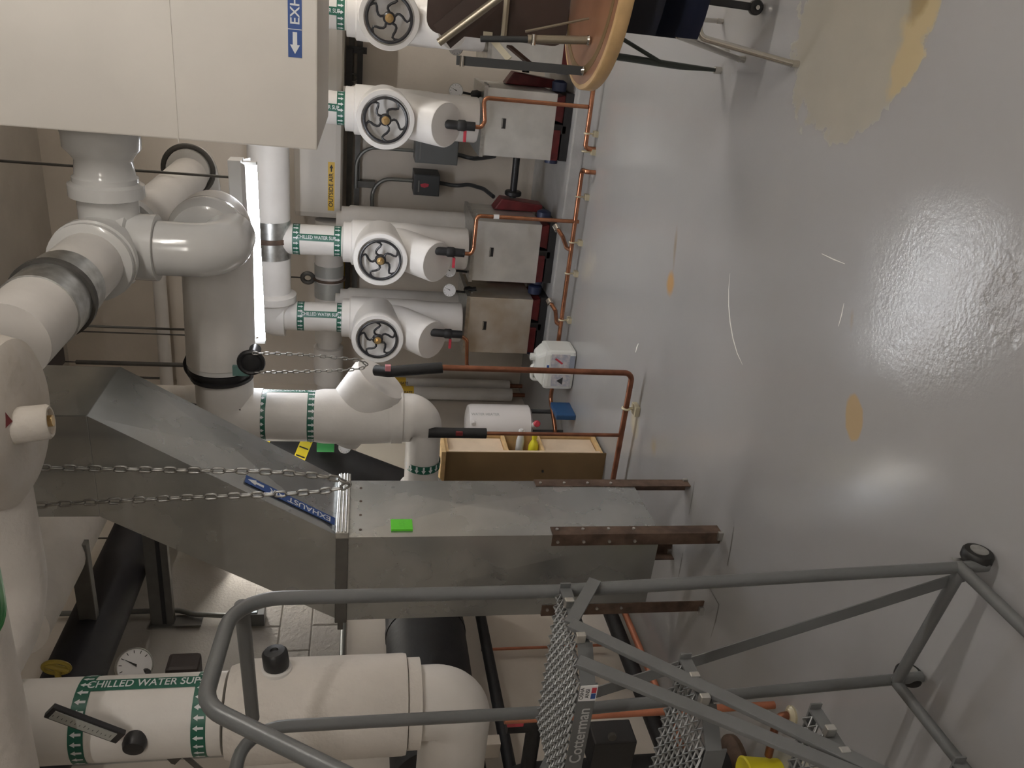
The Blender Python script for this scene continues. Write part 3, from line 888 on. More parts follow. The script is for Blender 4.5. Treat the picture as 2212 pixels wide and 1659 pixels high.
# pipe at the back wall with duct tape and a clevis hanger
Y = 6.72
p0, p1 = at(712, 475, Y=Y), at(715, 850, Y=Y)
zz = p0.z
t = thing('back_pipe', 'white pipe along the back wall, patched with silver duct tape', 'pipe', ((p0.x + p1.x) / 2, Y, zz))
bm = NB(); cyl(bm, (p0.x, Y, zz), (at(712, 735, Y=Y).x, Y, zz), .118, 28); obj('pipe_jacket', bm, M_JACK, t)
xw = at(712, 735, Y=Y).x
bm = NB(); lathe(bm, (xw, Y, zz), (-1, 0, 0), [(.10, 0), (.10, .05), (.128, .06), (.128, .40), (.10, .41), (.10, .5)], 28); obj('pipe_sleeve', bm, M_JACK, t)
for a_, b2 in ((570, 594), (607, 640)):
    bm = NB(); cyl(bm, (at(712, a_, Y=Y).x, Y, zz), (at(712, b2, Y=Y).x, Y, zz), .122, 30); obj('duct_tape', bm, M_TAPE, t)
hx = at(712, 601, Y=Y).x
t2 = thing('pipe_hanger', 'dark clevis hanger on a rod holding the taped pipe at the back', 'hanger', (hx, Y, zz))
bm = NB(); torus(bm, (hx, Y, zz), (1, 0, 0), .128, .012, 30, 8); obj('clevis_ring', bm, M_RUST, t2)
bm = NB(); torus(bm, (hx, Y - .02, zz + .175), (.25, 1, 0), .045, .019, 22, 10); obj('clevis_eye', bm, M_STEEL, t2)
bm = NB(); cyl(bm, (hx, Y - .02, zz + .22), (hx, Y - .02, ZC - .01), .007, 8); obj('hanger_rod', bm, M_STEEL, t2)
# yellow pipe and dark conduits just under it
Y = 7.124
z1 = at(743, 620, Y=Y).z
bm = NB(); cyl(bm, (at(743, 700, Y=Y).x, Y, z1), (at(743, 520, Y=Y).x, Y, z1), .024, 14)
tag(obj('gas_pipe', bm, mat('yellow_pipe', (.30, .20, .03), .5), loc=(-1.6, Y, z1)), 'thin ochre yellow pipe running along the back wall', 'pipe')
for k, (v_, lab) in enumerate(((754, 'upper of two dark conduits running along the back wall'), (771, 'lower of two dark conduits running along the back wall'))):
    zz2 = at(v_, 400, Y=7.08).z
    bm = NB(); box(bm, (-2.6, 7.06, zz2 - .022), (1.2, 7.12, zz2 + .022))
    tag(obj('wall_conduit', bm, M_STEEL, loc=(-.7, 7.08, zz2)), lab, 'conduit')

# ================================================================== SWITCH BOXES AND CONDUIT
def enclosure(label, lo, hi, m, mark=False):
    t = thing('switch_box', label, 'electrical box', ((lo[0] + hi[0]) / 2, hi[1], lo[2]))
    bm = NB(); box(bm, lo, hi); bd = obj('box_body', bm, m, t, bev=.004)
    bm = NB(); box(bm, (lo[0] + .006, lo[1] - .008, lo[2] + .006), (hi[0] - .006, lo[1], hi[2] - .012)); cv = obj('cover', bm, m, t, bev=.003)
    bm = NB(); box(bm, (lo[0] + .03, lo[1] - .012, hi[2] - .045), (hi[0] - .05, lo[1] - .008, hi[2] - .035)); obj('cover_lip', bm, M_COND, cv)
    if mark:
        c = V(((lo[0] + hi[0]) / 2, lo[1] - .009, (lo[2] + hi[2]) / 2 + .02))
        bm = NB(); prism(bm, [c + V((x * .028, 0, y * .06)) for x, y in ((-.4, .5), (.3, .6), (.7, 0), (.5, -.6), (-.2, -.55), (-.7, 0))], (0, -.005, 0)); obj('switch_handle', bm, M_RED, cv, label='dark red switch handle')
    return t
ebY = 6.86
a, b_ = at(893, 421, Y=ebY), at(951, 380, Y=ebY)
enclosure('small dark grey switch box with a red handle on the back wall', (a.x, ebY, b_.z), (b_.x, YB - .005, a.z), M_BOXD, True)
sb1 = ((a.x + b_.x) / 2, ebY + .12, a.z, b_.z)
a, b_ = at(896, 351, Y=ebY), at(992, 300, Y=ebY)
enclosure('longer plain grey switch box half hidden by the middle riser', (a.x, ebY, b_.z), (b_.x + .03, YB - .005, a.z), M_BOXG)
sb2 = (a.x + .07, ebY + .12, a.z, b_.z)
def cond(label, pts, rad, r, m, name='conduit'):
    bm = NB(); tube(bm, fillet(pts, rad), r, 12)
    o = obj(name, bm, m, loc=pts[0]); tag(o, label, 'conduit'); return o
cY = ebY + .16
cond('grey conduit curving up from the small switch box with the red handle', [(sb1[0], cY, sb1[2]), (sb1[0], cY, at(803, 410, Y=cY).z), (at(806, 443, Y=cY).x - .25, cY, at(806, 443, Y=cY).z)], .16, .017, M_COND)
pc = at(945, 402, Y=cY)
cond('dark flexible conduit sagging from the small switch box to a pump', fillet([(sb1[0], cY, sb1[3]), at(985, 402, Y=cY), at(1012, 398, Y=6.95), at(1045, 408, Y=6.8), at(1066, 425, Y=6.62)], .2), .1, .017, M_BOXD, 'flexible_conduit')
cond('grey conduit curving up from the longer switch box', [(sb2[0], cY, sb2[2]), (sb2[0], cY, at(770, 340, Y=cY).z), (sb2[0] - .35, cY, at(770, 340, Y=cY).z)], .17, .015, M_COND)
cond('dark flexible conduit from the longer switch box to the middle pump', fillet([(sb2[0], cY, sb2[3]), at(1020, 343, Y=cY), at(1045, 341, Y=6.8), at(1068, 337, Y=6.58)], .2), .1, .018, M_BOXD, 'flexible_conduit')
# strut frame and clamp high on the back wall
kY = 6.95
for (x0_, x1_, yy, lab) in ((745, 780, 112, 'dark'),):
    a, b_ = at(752, 184, Y=kY), at(776, 108, Y=kY)
    t = thing('strut_frame', 'dark metal strut frame on the back wall between two risers at right', 'bracket', ((a.x + b_.x) / 2, kY, b_.z))
    bm = NB(); box(bm, (a.x, kY, a.z - .03), (b_.x, kY + .05, a.z + .02)); obj('rail', bm, M_BLK, t)
    bm = NB(); box(bm, (a.x, kY, b_.z - .03), (b_.x, kY + .05, b_.z + .01)); obj('rail', bm, M_BLK, t)
    bm = NB(); box(bm, (b_.x - .03, kY + .051, b_.z - .06), (b_.x + .02, kY + .09, a.z + .02)); obj('upright', bm, M_BLK, t)
    bm = NB(); torus(bm, (a.x + .06, kY + .01, (a.z + b_.z) / 2), (0, 1, 0), .03, .006, 20, 6); obj('clamp_ring', bm, M_STEEL, t)
a = at(785, 395, Y=7.06)
bm = NB(); box(bm, (a.x - .035, 7.03, a.z - .10), (a.x + .02, 7.12, a.z + .06)); tag(obj('conduit_clamp', bm, M_STEEL, loc=a, bev=.004), 'small dark clamp on the wall conduits above the switch boxes', 'clamp')

# ================================================================== DRAINS AND COPPER
def drain(label, stub, red, pts, rad=.03):
    t = thing('drain_line', label, 'pipe', pts[-1])
    top, bot = V(stub[0]), V(stub[1])
    bm = NB(); tube(bm, fillet([top + V((0, .13, .02)), top, bot], .045), .030, 16); st = obj('foam_sleeve', bm, M_FOAM, t, label='black foam sleeve')
    m_ = top.lerp(bot, .55)
    bm = NB(); lathe(bm, m_ + V((0, 0, .03)), (0, 0, -1), [(.031, 0), (.037, .01), (.037, .05), (.031, .06)], 16); obj('valve_body', bm, M_FOAM, st)
    if red:
        rp = V(red)
        bm = NB(); box(bm, rp + V((-.045, -.012, -.010)), rp + V((.03, .010, .010))); obj('valve_handle', bm, M_RED, t, bev=.003, label='red lever handle')
    bm = NB(); tube(bm, fillet([bot + V((0, 0, .02))] + [V(p) for p in pts], rad, 5), .0145, 14); cp = obj('copper_tube', bm, M_COP, t, label='bright copper tube')
    for p in pts[1:-1]:
        pass
    return t
DY = 5.6
hz_ = .075
def P(px, py, Y=DY): return at(px, py, Y=Y)
hy = 5.61
# drop pipes meet the header
drain('copper drain line dropping in front of the middle pump guard', (P(962, 268), P(1026, 274)), P(1004, 292), [P(1040, 275), P(1047, 262), P(1045, 211), at(1270, 231, Y=hy)])
drain('copper drain line in front of the second pump guard with white tape tag', (P(937, 541), P(1003, 547)), P(980, 565), [P(1018, 549), P(1023, 536), P(1030, 466), at(1250, 479, Y=hy)])
drain('copper drain line turning left past the tan-stained pump guard', (P(930, 718), P(998, 723)), P(972, 740), [P(1009, 735), P(1008, 793), at(1196, 799, Y=hy)])
p = P(1072, 468); bm = NB(); cyl(bm, p + V((0, 0, .02)), p - V((0, 0, .02)), .0165, 14); tag(obj('tape_tag', bm, M_DIAL, loc=p), 'white tape wrapped on a copper drop pipe', 'tape')
# floor header in two lengths
def hdr(label, pxs, z_=.075):
    pts = [at(x, y, Z=z_) for x, y in pxs]
    y_ = hy
    pts = [V((p.x, y_, z_)) for p in pts]
    return pts
t = thing('copper_header', 'copper drain header along the floor in front of the middle pump', 'pipe', (-.5, hy, .03))
xr0, xr1 = at(1276, 180, Z=hz_).x + .35, at(1266, 322, Z=hz_).x
bm = NB(); tube(bm, fillet([(xr0, hy, hz_), (xr1, hy, hz_), (xr1, hy - .0, .002)], .03), .0165, 14); obj('copper_tube', bm, M_COP, t)
xl0, xl1 = at(1258, 366, Z=hz_).x, at(1212, 755, Z=hz_).x
t3 = thing('copper_header', 'copper drain header along the floor left of its gap, running to the jug', 'pipe', (-1.7, hy, .03))
bm = NB(); tube(bm, fillet([(xl0, hy - .09, .002), (xl0, hy - .09, hz_), (xl0, hy, hz_), (-2.62, hy, hz_)], .035), .0165, 14); obj('copper_tube', bm, M_COP, t3)
bm = NB(); tube(bm, fillet([(-2.62, hy, hz_), (-2.74, hy, hz_), (-2.88, hy - .27, hz_), (-3.05, hy - .27, hz_)], .05), .0165, 14); obj('copper_tube', bm, M_COP, t3)
for root, pys in ((t, (277, 318)), (t3, (425, 540, 622, 752))):
    for py in pys:
        x = at(1250, py, Z=hz_).x
        bm = NB(); torus(bm, (x, hy, hz_), (1, 0, 0), .019, .006, 18, 8); cl = obj('pipe_clamp', bm, M_CLAMP, root, label='cream pipe clamp')
        bm = NB(); box(bm, (x - .02, hy - .028, 0), (x + .02, hy + .028, .028)); obj('clamp_foot', bm, M_CLAMP, cl)
        bm = NB(); cyl(bm, (x, hy, .028), (x, hy, .056), .006, 8); obj('clamp_post', bm, M_CLAMP, cl)
# tail ends: small chrome drain elbows from the pumps
for px, py, lab in ((1205, 495, 'second'), (1190, 655, 'tan-stained')):
    p = at(px, py, Y=5.86); e_ = at(px + 22, py + 12, Y=5.75)
    t = thing('drain_elbow', 'short copper elbow with silver nut from the %s pump to the floor header' % lab, 'pipe', e_)
    pts = [p, p + V((-.04, -.06, -.03)), V((p.x - .09, hy + .06, hz_ + .02)), V((p.x - .09, hy, hz_))]
    bm = NB(); tube(bm, fillet(pts, .03), .016, 12); obj('copper_tube', bm, M_COP, t)
    bm = NB(); lathe(bm, p + V((.02, .03, .015)), (-.55, -.8, -.3), [(.02, 0), (.028, .004), (.028, .045), (.02, .05)], 12); obj('union_nut', bm, M_CHROME, t)

# gauges
def gauge(label, c, r, n=None, stem=None):
    c = V(c); n = V(n or (EYE - c)).normalized()
    t = thing('pressure_gauge', label, 'gauge', c)
    bm = NB(); lathe(bm, c - n * .03, n, [(r * .9, 0), (r, .008), (r, .030), (r * .95, .034), (r * .93, .029), (0, .029)], 28); obj('gauge_case', bm, M_ZINC, t)
    bm = NB(); lathe(bm, c - n * .0005, n, [(r * .91, 0), (0, .0004)], 28); dl = obj('dial', bm, M_DIAL, t)
    d, s, u = frame(n)
    bm = NB(); prism(bm, [c + n * .001 + s * (r * .07) - u * (r * .1), c + n * .001 - s * (r * .07) - u * (r * .1), c + n * .001 - s * (r * .35) + u * (r * .62)], n * .001); obj('needle', bm, M_PRINTK, dl)
    bm = NB()
    for k in range(11):
        a = -.75 * PI + 1.5 * PI * k / 10 + PI / 2
        e = s * math.cos(a) + u * math.sin(a); f_ = -s * math.sin(a) + u * math.cos(a)
        o = c + n * .0008
        bm.faces.new([bm.verts.new(o + e * (r * x) + f_ * (r * y)) for x, y in ((.68, -.02), (.84, -.02), (.84, .02), (.68, .02))])
    obj('scale_print', bm, M_PRINTK, dl, kind='stuff')
    if stem:
        bm = NB(); tube(bm, fillet([c - n * .02] + [V(q) for q in stem], .02), .009, 10); obj('gauge_stem', bm, M_BLK, t)
    return t
gY = 5.98
g1 = P(971, 585, gY); gauge('round white pressure gauge above the gap between two left pumps, upper one in the photo', g1, .052, None, [P(990, 585, 6.02), P(1014, 588, 6.1), P(1020, 600, 6.2)])
g2 = P(971, 627, gY); gauge('round white pressure gauge beside the tan-stained pump guard', g2, .052, None, [P(992, 630, 6.02), P(1010, 632, 6.1), P(1018, 640, 6.2)])
g3 = P(985, 196, 6.15); gauge('round greyish pressure gauge at the right of the middle riser', g3, .052, None, [P(1000, 200, 6.2), P(1020, 204, 6.25), P(1035, 207, 6.3)])
g4 = P(985, 103, 6.15); gauge('round pressure gauge just above the dark table leg end', g4, .052, None, [P(1000, 104, 6.2), P(1020, 106, 6.25), P(1035, 108, 6.3)])
# black valve pieces at the top of the guards
for px, py, lab in ((1010, 628, 'black shut-off cock beside the white gauge over the tan-stained guard'), (1026, 206, 'black shut-off cock at the right corner of the middle pump guard')):
    p = P(px, py, 6.12); bm = NB(); lathe(bm, p + V((0, 0, .03)), (.2, 0, -1), [(.016, 0), (.030, .012), (.030, .05), (.018, .07), (.018, .10)], 14)
    tag(obj('gauge_cock', bm, M_BLK, loc=p), lab, 'valve')

# ================================================================== FLUORESCENT LAMPS
def lamp(label, a, b_, m, wire=True, up=None):
    """strip fixture: a right end, b_ left end of the tube"""
    a, b_ = V(a), V(b_); d, s, u = frame(b_ - a)
    if u.z < 0: u = -u; s = -s
    t = thing('fluorescent_lamp', label, 'lamp', (a + b_) / 2)
    bm = NB(); tube(bm, [a, b_], .019, 18); obj('lamp_tube', bm, m, t, label='glowing fluorescent tube')
    hb = []
    # channel housing above and a bent reflector
    poly = [(-.055, .055), (.055, .055), (.055, .125), (-.055, .125)]
    bm = NB(); prism(bm, [a - d * .03 + s * x + u * y for x, y in poly], (b_ - a) + d * .06); obj('housing', bm, M_FIX, t, bev=.004)
    poly = [(-.110, .030), (-.108, .028), (-.056, .054), (.056, .054), (.108, .028), (.110, .030), (.058, .058), (-.058, .058)]
    bm = NB(); prism(bm, [a - d * .02 + s * x + u * y for x, y in poly], (b_ - a) + d * .04); obj('reflector', bm, M_FIX, t)
    for p, sg in ((a, -1), (b_, 1)):
        bm = NB(); bar(bm, p + d * (sg * .012) - u * .02, p + d * (sg * .012) + u * .056, .040, .018, up=d); obj('lamp_holder', bm, M_FIX, t, bev=.003)
    return t, a, b_, d, s, u
LY = 4.6
la, lb = at(547, 357, Y=LY), at(566, 733, Y=LY)
t, a, b_, d, s, u = lamp('lit hanging fluorescent strip lamp in front of the white risers', la, lb, M_TUBE)
for p, lab in ((at(515, 384, Y=LY), 'steel wire rope holding the right end of the fluorescent lamp'), (at(515, 716, Y=LY), 'steel wire rope holding the left end of the fluorescent lamp')):
    z0 = (a + u * .12).z
    bm = NB(); tube(bm, [V((p.x, LY, z0 + .004)), V((p.x, LY, ZC - .002))], .0075, 8); tag(obj('hanging_wire', bm, M_STEEL, loc=(p.x, LY, ZC)), lab, 'wire')
# unseen strip lamps: open-floor and round-table ones are added fill light, the others assumed
for nm, A, B in (('added fluorescent fill lamp over the open floor right of the photographer', (1.8, 1.5, 2.9), (.6, 1.5, 2.9)),
                 ('assumed fluorescent fill lamp behind the photographer', (1.1, -1.2, 2.9), (-.1, -1.2, 2.9)),
                 ('added fluorescent fill lamp over the round table', (2.3, 5.3, 2.9), (1.1, 5.3, 2.9)),
                 ('assumed fluorescent strip lamp hidden behind the sheet metal duct', (-2.72, 4.5, 2.32), (-3.32, 4.5, 2.32))):
    mt = mat('lamp_tube_%d' % int(A[1] * 10 + 50), (1.0, 0.95, 0.88), 0.3, emit=TUBE_ADDED * {1.5: 1.3, -1.2: 1.05, 5.3: 2.0, 4.5: .34}[A[1]])  # added and assumed tubes, each strength set to brighten the room
    tt, a2, b2, d2, s2, u2 = lamp(nm, A, B, mt)
    for e in (.12, .88):
        p = V(A).lerp(V(B), e) + V((0, 0, .12)); bm = NB(); tube(bm, [p, V((p.x, p.y, ZC))], .006, 6); obj('hanging_rod', bm, M_STEEL, tt)

# ================================================================== OVERHEAD PVC PIPES
YV = 3.6
cr = at(235, 530, Y=YV)            # centre of the cross fitting
R1 = .135
t = thing('cross_fitting', 'glossy white pipe cross high up with a branch dropping to an elbow', 'pipe', cr)
# run along the room (Y), through the cross
p_far = V((cr.x, YV + 1.75, cr.z)); p_near = V((cr.x, YV - .95, cr.z))
bm = NB(); cyl(bm, (cr.x, YV - .26, cr.z), (cr.x, YV + .26, cr.z), R1 + .012, 36); obj('cross_body', bm, M_PVC, t)
for y0, y1 in ((YV - .31, YV - .22), (YV + .17, YV + .25)):
    bm = NB(); lathe(bm, (cr.x, y0 if y0 > YV else y1 + .03, cr.z), (0, 1 if y0 > YV else -1, 0), [(R1 + .012, 0), (R1 + .032, .006), (R1 + .032, .040), (R1 + .016, .048), (R1 + .026, .054), (R1 + .026, .080), (R1 + .010, .086)], 36); obj('socket_ring', bm, M_PVC, t)
bm = NB(); cyl(bm, (cr.x, YV, cr.z), (cr.x, YV, cr.z - .20), R1 + .008, 36); obj('branch_socket', bm, M_PVC, t)
zr = at(278, 570, Y=YV).z
bm = NB(); lathe(bm, (cr.x, YV, zr + .06), (0, 0, -1), [(R1, 0), (R1 + .030, .006), (R1 + .030, .035), (R1 + .014, .043), (R1 + .026, .050), (R1 + .026, .078), (R1 + .002, .088)], 36); obj('socket_ring', bm, M_PVC, t)
# dropping branch and its elbow turning away from the camera
ze = at(478, 570, Y=YV).z
YP = 4.05
bm = NB(); tube(bm, fillet([(cr.x, YV, zr), (cr.x, YV, ze), (cr.x, YV + .26, ze)], .17, 12), .118, 36); obj('drop_elbow', bm, M_PVC, t)
# side branch to the right, going behind the exhaust duct
xr = cr.x
bm = NB(); lathe(bm, (xr, YV + .02, cr.z - .01), (1, 0, 0), [(.12, 0), (.12, .20), (.148, .21), (.148, .26), (.128, .27), (.128, .29), (.118, .30), (.112, .36), (.124, .38), (.150, .41), (.150, .46), (.156, .49), (.152, .515)], 36)
obj('side_branch', bm, M_PVC, t)
# pipe continuing to the back, dark hanger band, elbow to the left
t = thing('far_run', 'matt white overhead pipe receding from the cross to a flanged elbow', 'pipe', (cr.x, YV + 1, cr.z))
eY = 5.15
bm = NB(); tube(bm, [(cr.x - .005, YV + .25, cr.z - .03), (cr.x - .005, eY, cr.z - .03)], .112, 32); obj('pipe_jacket', bm, M_JACK, t)
bm = NB(); tube(bm, fillet([(cr.x + .03, eY, cr.z - .03), (cr.x + .03, eY + .30, cr.z - .03), (cr.x - .35, eY + .30, cr.z - .05), (cr.x - .42, eY + .30, cr.z - .05)], .2, 10), .125, 32); obj('elbow', bm, M_PVC, t)
bm = NB(); lathe(bm, (cr.x - .16, eY + .30, cr.z - .05), (-1, 0, 0), [(.13, 0), (.155, .01), (.155, .06), (.13, .07)], 30); obj('socket_ring', bm, M_PVC, t)
bm = NB(); torus(bm, (cr.x + .03, eY + .02, cr.z - .03), (0, 1, 0), .142, .016, 40, 8); obj('hanger_band', bm, M_STEEL, t, label='dark hanger band')

# near run: steel shield, dark clamp, elbow into the strainer drum
t = thing('near_run', 'white overhead pipe with a shiny steel shield and dark clamp ring beside the strainer drum', 'pipe', (cr.x, 2.9, cr.z))
sh = 2.92
bm = NB(); tube(bm, [(cr.x, YV - .27, cr.z), (cr.x, 2.50, cr.z)], .128, 36); obj('pipe_jacket', bm, M_JACK, t)
bm = NB(); tube(bm, [(cr.x, sh + .14, cr.z), (cr.x, sh - .16, cr.z)], .134, 40); obj('steel_shield', bm, M_GALVD, t, label='shiny steel saddle shield')
bm = NB(); tube(bm, [(cr.x, sh - .025, cr.z), (cr.x, sh + .005, cr.z)], .146, 40); cl = obj('clamp_ring', bm, M_STEEL, t, label='dark clamp ring')

# big strainer drum with drain stub
dc = at(36, 915, Y=2.15)
rD = .245
t = thing('strainer_drum', 'big stained white insulated drum hanging at the top left with a capped stub below', 'vessel', dc)
bm = NB(); lathe(bm, dc + V((0, 0, -.035)), (0, 0, 1), [(0, 0), (.12, .004), (.20, .018), (.236, .04), (rD, .075), (rD, .42), (.2, .46), (0, .47)], 44, cap=False); obj('drum_jacket', bm, M_STAINC, t)
sp_ = at(80, 915, Y=2.10)
bm = NB(); lathe(bm, V((sp_.x, 2.08, dc.z + .0)), (.10, .12, -1), [(.058, 0), (.050, .03), (.048, .105), (.042, .112), (.036, .112), (.034, .10), (0, .10)], 26, cap=False); stb = obj('drain_stub', bm, M_STAINC, t)
bm = NB(); lathe(bm, V((sp_.x + .011, 2.093, dc.z - .098)), (.10, .12, -1), [(.016, 0), (.016, .018), (0, .018)], 12, cap=False); obj('stub_plug', bm, M_BRASS, stb)
bm = NB(); a = V((sp_.x + .03, 2.03, dc.z - .028)); bar(bm, a, a + V((.052, -.012, .018)), .035, .006, up=(0, -.4, -1)); obj('tag_remnant', bm, M_PUMP, t, label='torn dark red tag')

# pipe from the drum leftwards, elbow, then to the header above the chilled water pipe
t = thing('drum_outlet_pipe', 'white insulated pipe leaving the stained drum toward the left wall, with an elbow', 'pipe', (-1.6, 2.15, dc.z))
HY = 1.52
cA = at(6, 1110, Y=2.15); rA = .098 
zA = at(73, 1096, Y=2.15).z + rA
xE = at(120, 1300, Y=2.15).x
bm = NB(); tube(bm, fillet([(dc.x - .15, 2.15, zA), (xE - .02, 2.15, zA), (xE - .02, HY + .02, zA - .0)], .15, 10), rA, 32); obj('pipe_jacket', bm, M_CANV, t)
# near header crossing the top left corner, with the vertical chilled water pipe below it
CY, rC = 1.85, .118
ch = at(60, 1537, Y=CY); xC = at(500, 1538, Y=CY).x
rH = .112
zH = at(62, 1560, Y=HY + .03).z + rH - .006
t = thing('left_header', 'grey-white header pipe with green sticker in the corner above the chilled water pipe', 'pipe', (xC, HY, zH))
bm = NB(); tube(bm, [(-3.39, HY, zH), (at(-10, 1090, Y=HY).x, HY, zH)], rH, 32); hdr_ = t; obj('pipe_jacket', bm, M_CANV, t)

x_l = at(16, 1403, Y=HY - .07).x; x_r = at(0, 1130, Y=HY - .07).x
bm = NB(); rows = []
def rp(x, a): return V((x, HY + math.cos(a) * (rH + .0015), zH + math.sin(a) * (rH + .0015)))
for i in range(25):
    f = (1 - math.cos(PI * i / 24)) / 2 if i < 12 else i / 24
    x = x_l + (x_r - x_l) * f
    hw_ = 1.05 * (math.sqrt(max(0.0004, 1 - (1 - f / .25) ** 2)) if f < .25 else 1.0)
    rows.append([bm.verts.new(rp(x, PI + .95 - hw_ + 2 * hw_ * j / 10)) for j in range(11)])
for i in range(24):
    for j in range(10):
        bm.faces.new((rows[i][j], rows[i + 1][j], rows[i + 1][j + 1], rows[i][j + 1]))
stk = obj('pipe_sticker', bm, M_GREENS, hdr_, label='green rounded pipe sticker')

# ================================================================== NEAR CHILLED WATER PIPE
t = thing('chilled_water_pipe', 'white vertical chilled water pipe in the left foreground with green wrap labels and thermometer', 'pipe', (xC, CY, 1.2))
zS = at(430, 1538, Y=CY).z
def ZZ(px, y=1538): return at(px, y, Y=CY - rC).z
bm = NB(); cyl(bm, (xC, CY, ZZ(470)), (xC, CY, zH + .25), rC, 44); obj('pipe_jacket', bm, M_JACK, t)
zj0, zj1 = ZZ(478), ZZ(885)
bm = NB(); lathe(bm, (xC, CY, zj1), (0, 0, 1), [(rC + .005, 0), (.148, .004), (.150, .015), (.150, zj0 - zj1 - .04), (.140, zj0 - zj1 - .025), (.132, zj0 - zj1)], 44); obj('valve_jacket', bm, M_CANV, t, label='thicker canvas valve jacket')
zk = ZZ(916)
bm = NB(); lathe(bm, (xC, CY, zk), (0, 0, 1), [(.115, 0), (.136, .003), (.136, zj1 - zk)], 44); obj('collar', bm, M_CANV, t)
zE_ = ZZ(985)
bm = NB(); tube(bm, fillet([(xC, CY, zk + .03), (xC, CY, zE_ - .03), (xC - .0, CY - .0, zE_ - .03), (xC - .55, CY, zE_ - .03)], [.2, .2], 12) if False else fillet([(xC, CY, zk + .03), (xC, CY, zE_ - .02), (xC - .6, CY, zE_ - .02)], .21, 14), .112, 40); obj('elbow', bm, M_JACK, t)
fa = facing((xC, CY))
label_wrap(t, (xC, CY), rC, fa + .86, ZZ(131), ZZ(438), at(131, 1538, Y=CY - rC).z - at(166, 1538, Y=CY - rC).z, 'CHILLED WATER SUP.', .040, False, 26, .046, .80)
# black cap on the jacket
def cp(px, py, off=0.0, R=.15):
    """point on the pipe surface seen at a pixel"""
    o = EYE; r = (at(px, py, Y=CY) - EYE).normalized()
    dx = V((r.x, r.y)); ox = V((o.x - xC, o.y - CY)); A_ = dx.dot(dx); B_ = 2 * dx.dot(ox); C_ = ox.dot(ox) - R * R
    disc = max(0, B_ * B_ - 4 * A_ * C_); tt_ = (-B_ - math.sqrt(disc)) / (2 * A_)
    p = o + r * tt_; n_ = V((p.x - xC, p.y - CY, 0)).normalized(); return p + n_ * off, n_
p, n_ = cp(598, 1444)
bm = NB(); lathe(bm, p - n_ * .02, n_, [(.044, 0), (.044, .024), (.040, .028), (0, .028)], 26, cap=False); cb = obj('test_port', bm, M_JACKB, t)
bm = NB(); lathe(bm, p + n_ * .006, n_ + V((0, 0, .12)), [(.036, 0), (.038, .01), (.037, .05), (.030, .058), (.012, .060), (.010, .056), (0, .056)], 22, cap=False); obj('port_cap', bm, M_BLK, cb, label='black port cap')
# thermometer: a long scale tilted on the pipe with a black knuckle
t4 = thing('pipe_thermometer', 'long black framed thermometer tilted across the chilled water pipe', 'thermometer', (xC, CY - .15, ZZ(290)))
YT = CY - .073 - .05
k0 = at(290, 1606, Y=YT)
e0, e1 = at(262, 1592, Y=YT - .01), at(106, 1534, Y=CY - rC - .035)
bm = NB(); bar(bm, e0, e1, .044, .016, up=(0, -1, 0)); fr_ = obj('scale_frame', bm, M_BLK, t4, bev=.003)
bm = NB(); dd = (e1 - e0).normalized(); bar(bm, e0 + dd * .02 + V((0, -.0095, 0)), e1 - dd * .012 + V((0, -.0095, 0)), .030, .003, up=(0, -1, 0)); sc_ = obj('scale_plate', bm, mat('scale_plate', (.40, .41, .385), .4), fr_)
bm = NB()
sd = dd.cross(V((0, -1, 0))).normalized()
for k in range(15):
    o = e0 + dd * (.03 + k * .0125) + V((0, -.0116, 0)) - sd * .004
    bm.faces.new([bm.verts.new(o + sd * x + dd * y) for x, y in ((0, 0), (.011 if k % 3 == 0 else .006, 0), (.011 if k % 3 == 0 else .006, .0016), (0, .0016))])
obj('scale_print', bm, M_PRINTK, sc_, kind='stuff')
bm = NB(); lathe(bm, k0 + V((0, .03, 0)), (-.15, -1, 0), [(.024, 0), (.031, .006), (.033, .03), (.028, .045), (0, .05)], 22, cap=False); obj('knuckle', bm, M_BLK, t4)
bm = NB(); cyl(bm, k0 + V((0, .02, 0)), V((k0.x - .0, CY - .07, k0.z)), .012, 10); obj('well_stem', bm, M_BLK, t4)
# dial gauge and dark box behind the pipe
gauge('large white dial thermometer peeking from behind the chilled water pipe', at(291, 1438, Y=2.15), .058, (EYE - at(291, 1438, Y=2.15)) + V((.3, 0, -.55)), [at(320, 1450, Y=2.15), at(330, 1500, Y=2.0)])
p = at(396, 1450, Y=2.12); bm = NB(); box(bm, p + V((-.05, -.03, -.052)), p + V((.036, .05, .052)))
tag(obj('sensor_housing', bm, mat('dark_brown_plastic', (.035, .027, .026), .5), loc=p, bev=.014), 'dark brown rounded sensor housing beside the dial thermometer', 'sensor')
p = at(366, 1632, Y=2.3); bm = NB(); prism(bm, [at(340, 1618, Y=2.3), at(398, 1614, Y=2.3), at(402, 1628, Y=2.3), at(378, 1652, Y=2.3), at(370, 1650, Y=2.3)], (0, .03, 0))
tag(obj('gusset_plate', bm, M_STRUT, loc=p), 'small grey gusset plate below the left edge of the chilled water pipe', 'bracket')
bm = NB(); tube(bm, [at(398, 1632, Y=2.32), at(440, 1668, Y=2.32)], .010, 8); tag(obj('stay_rod', bm, M_STRUT, loc=p), 'thin grey stay rod running off the gusset plate', 'rod')
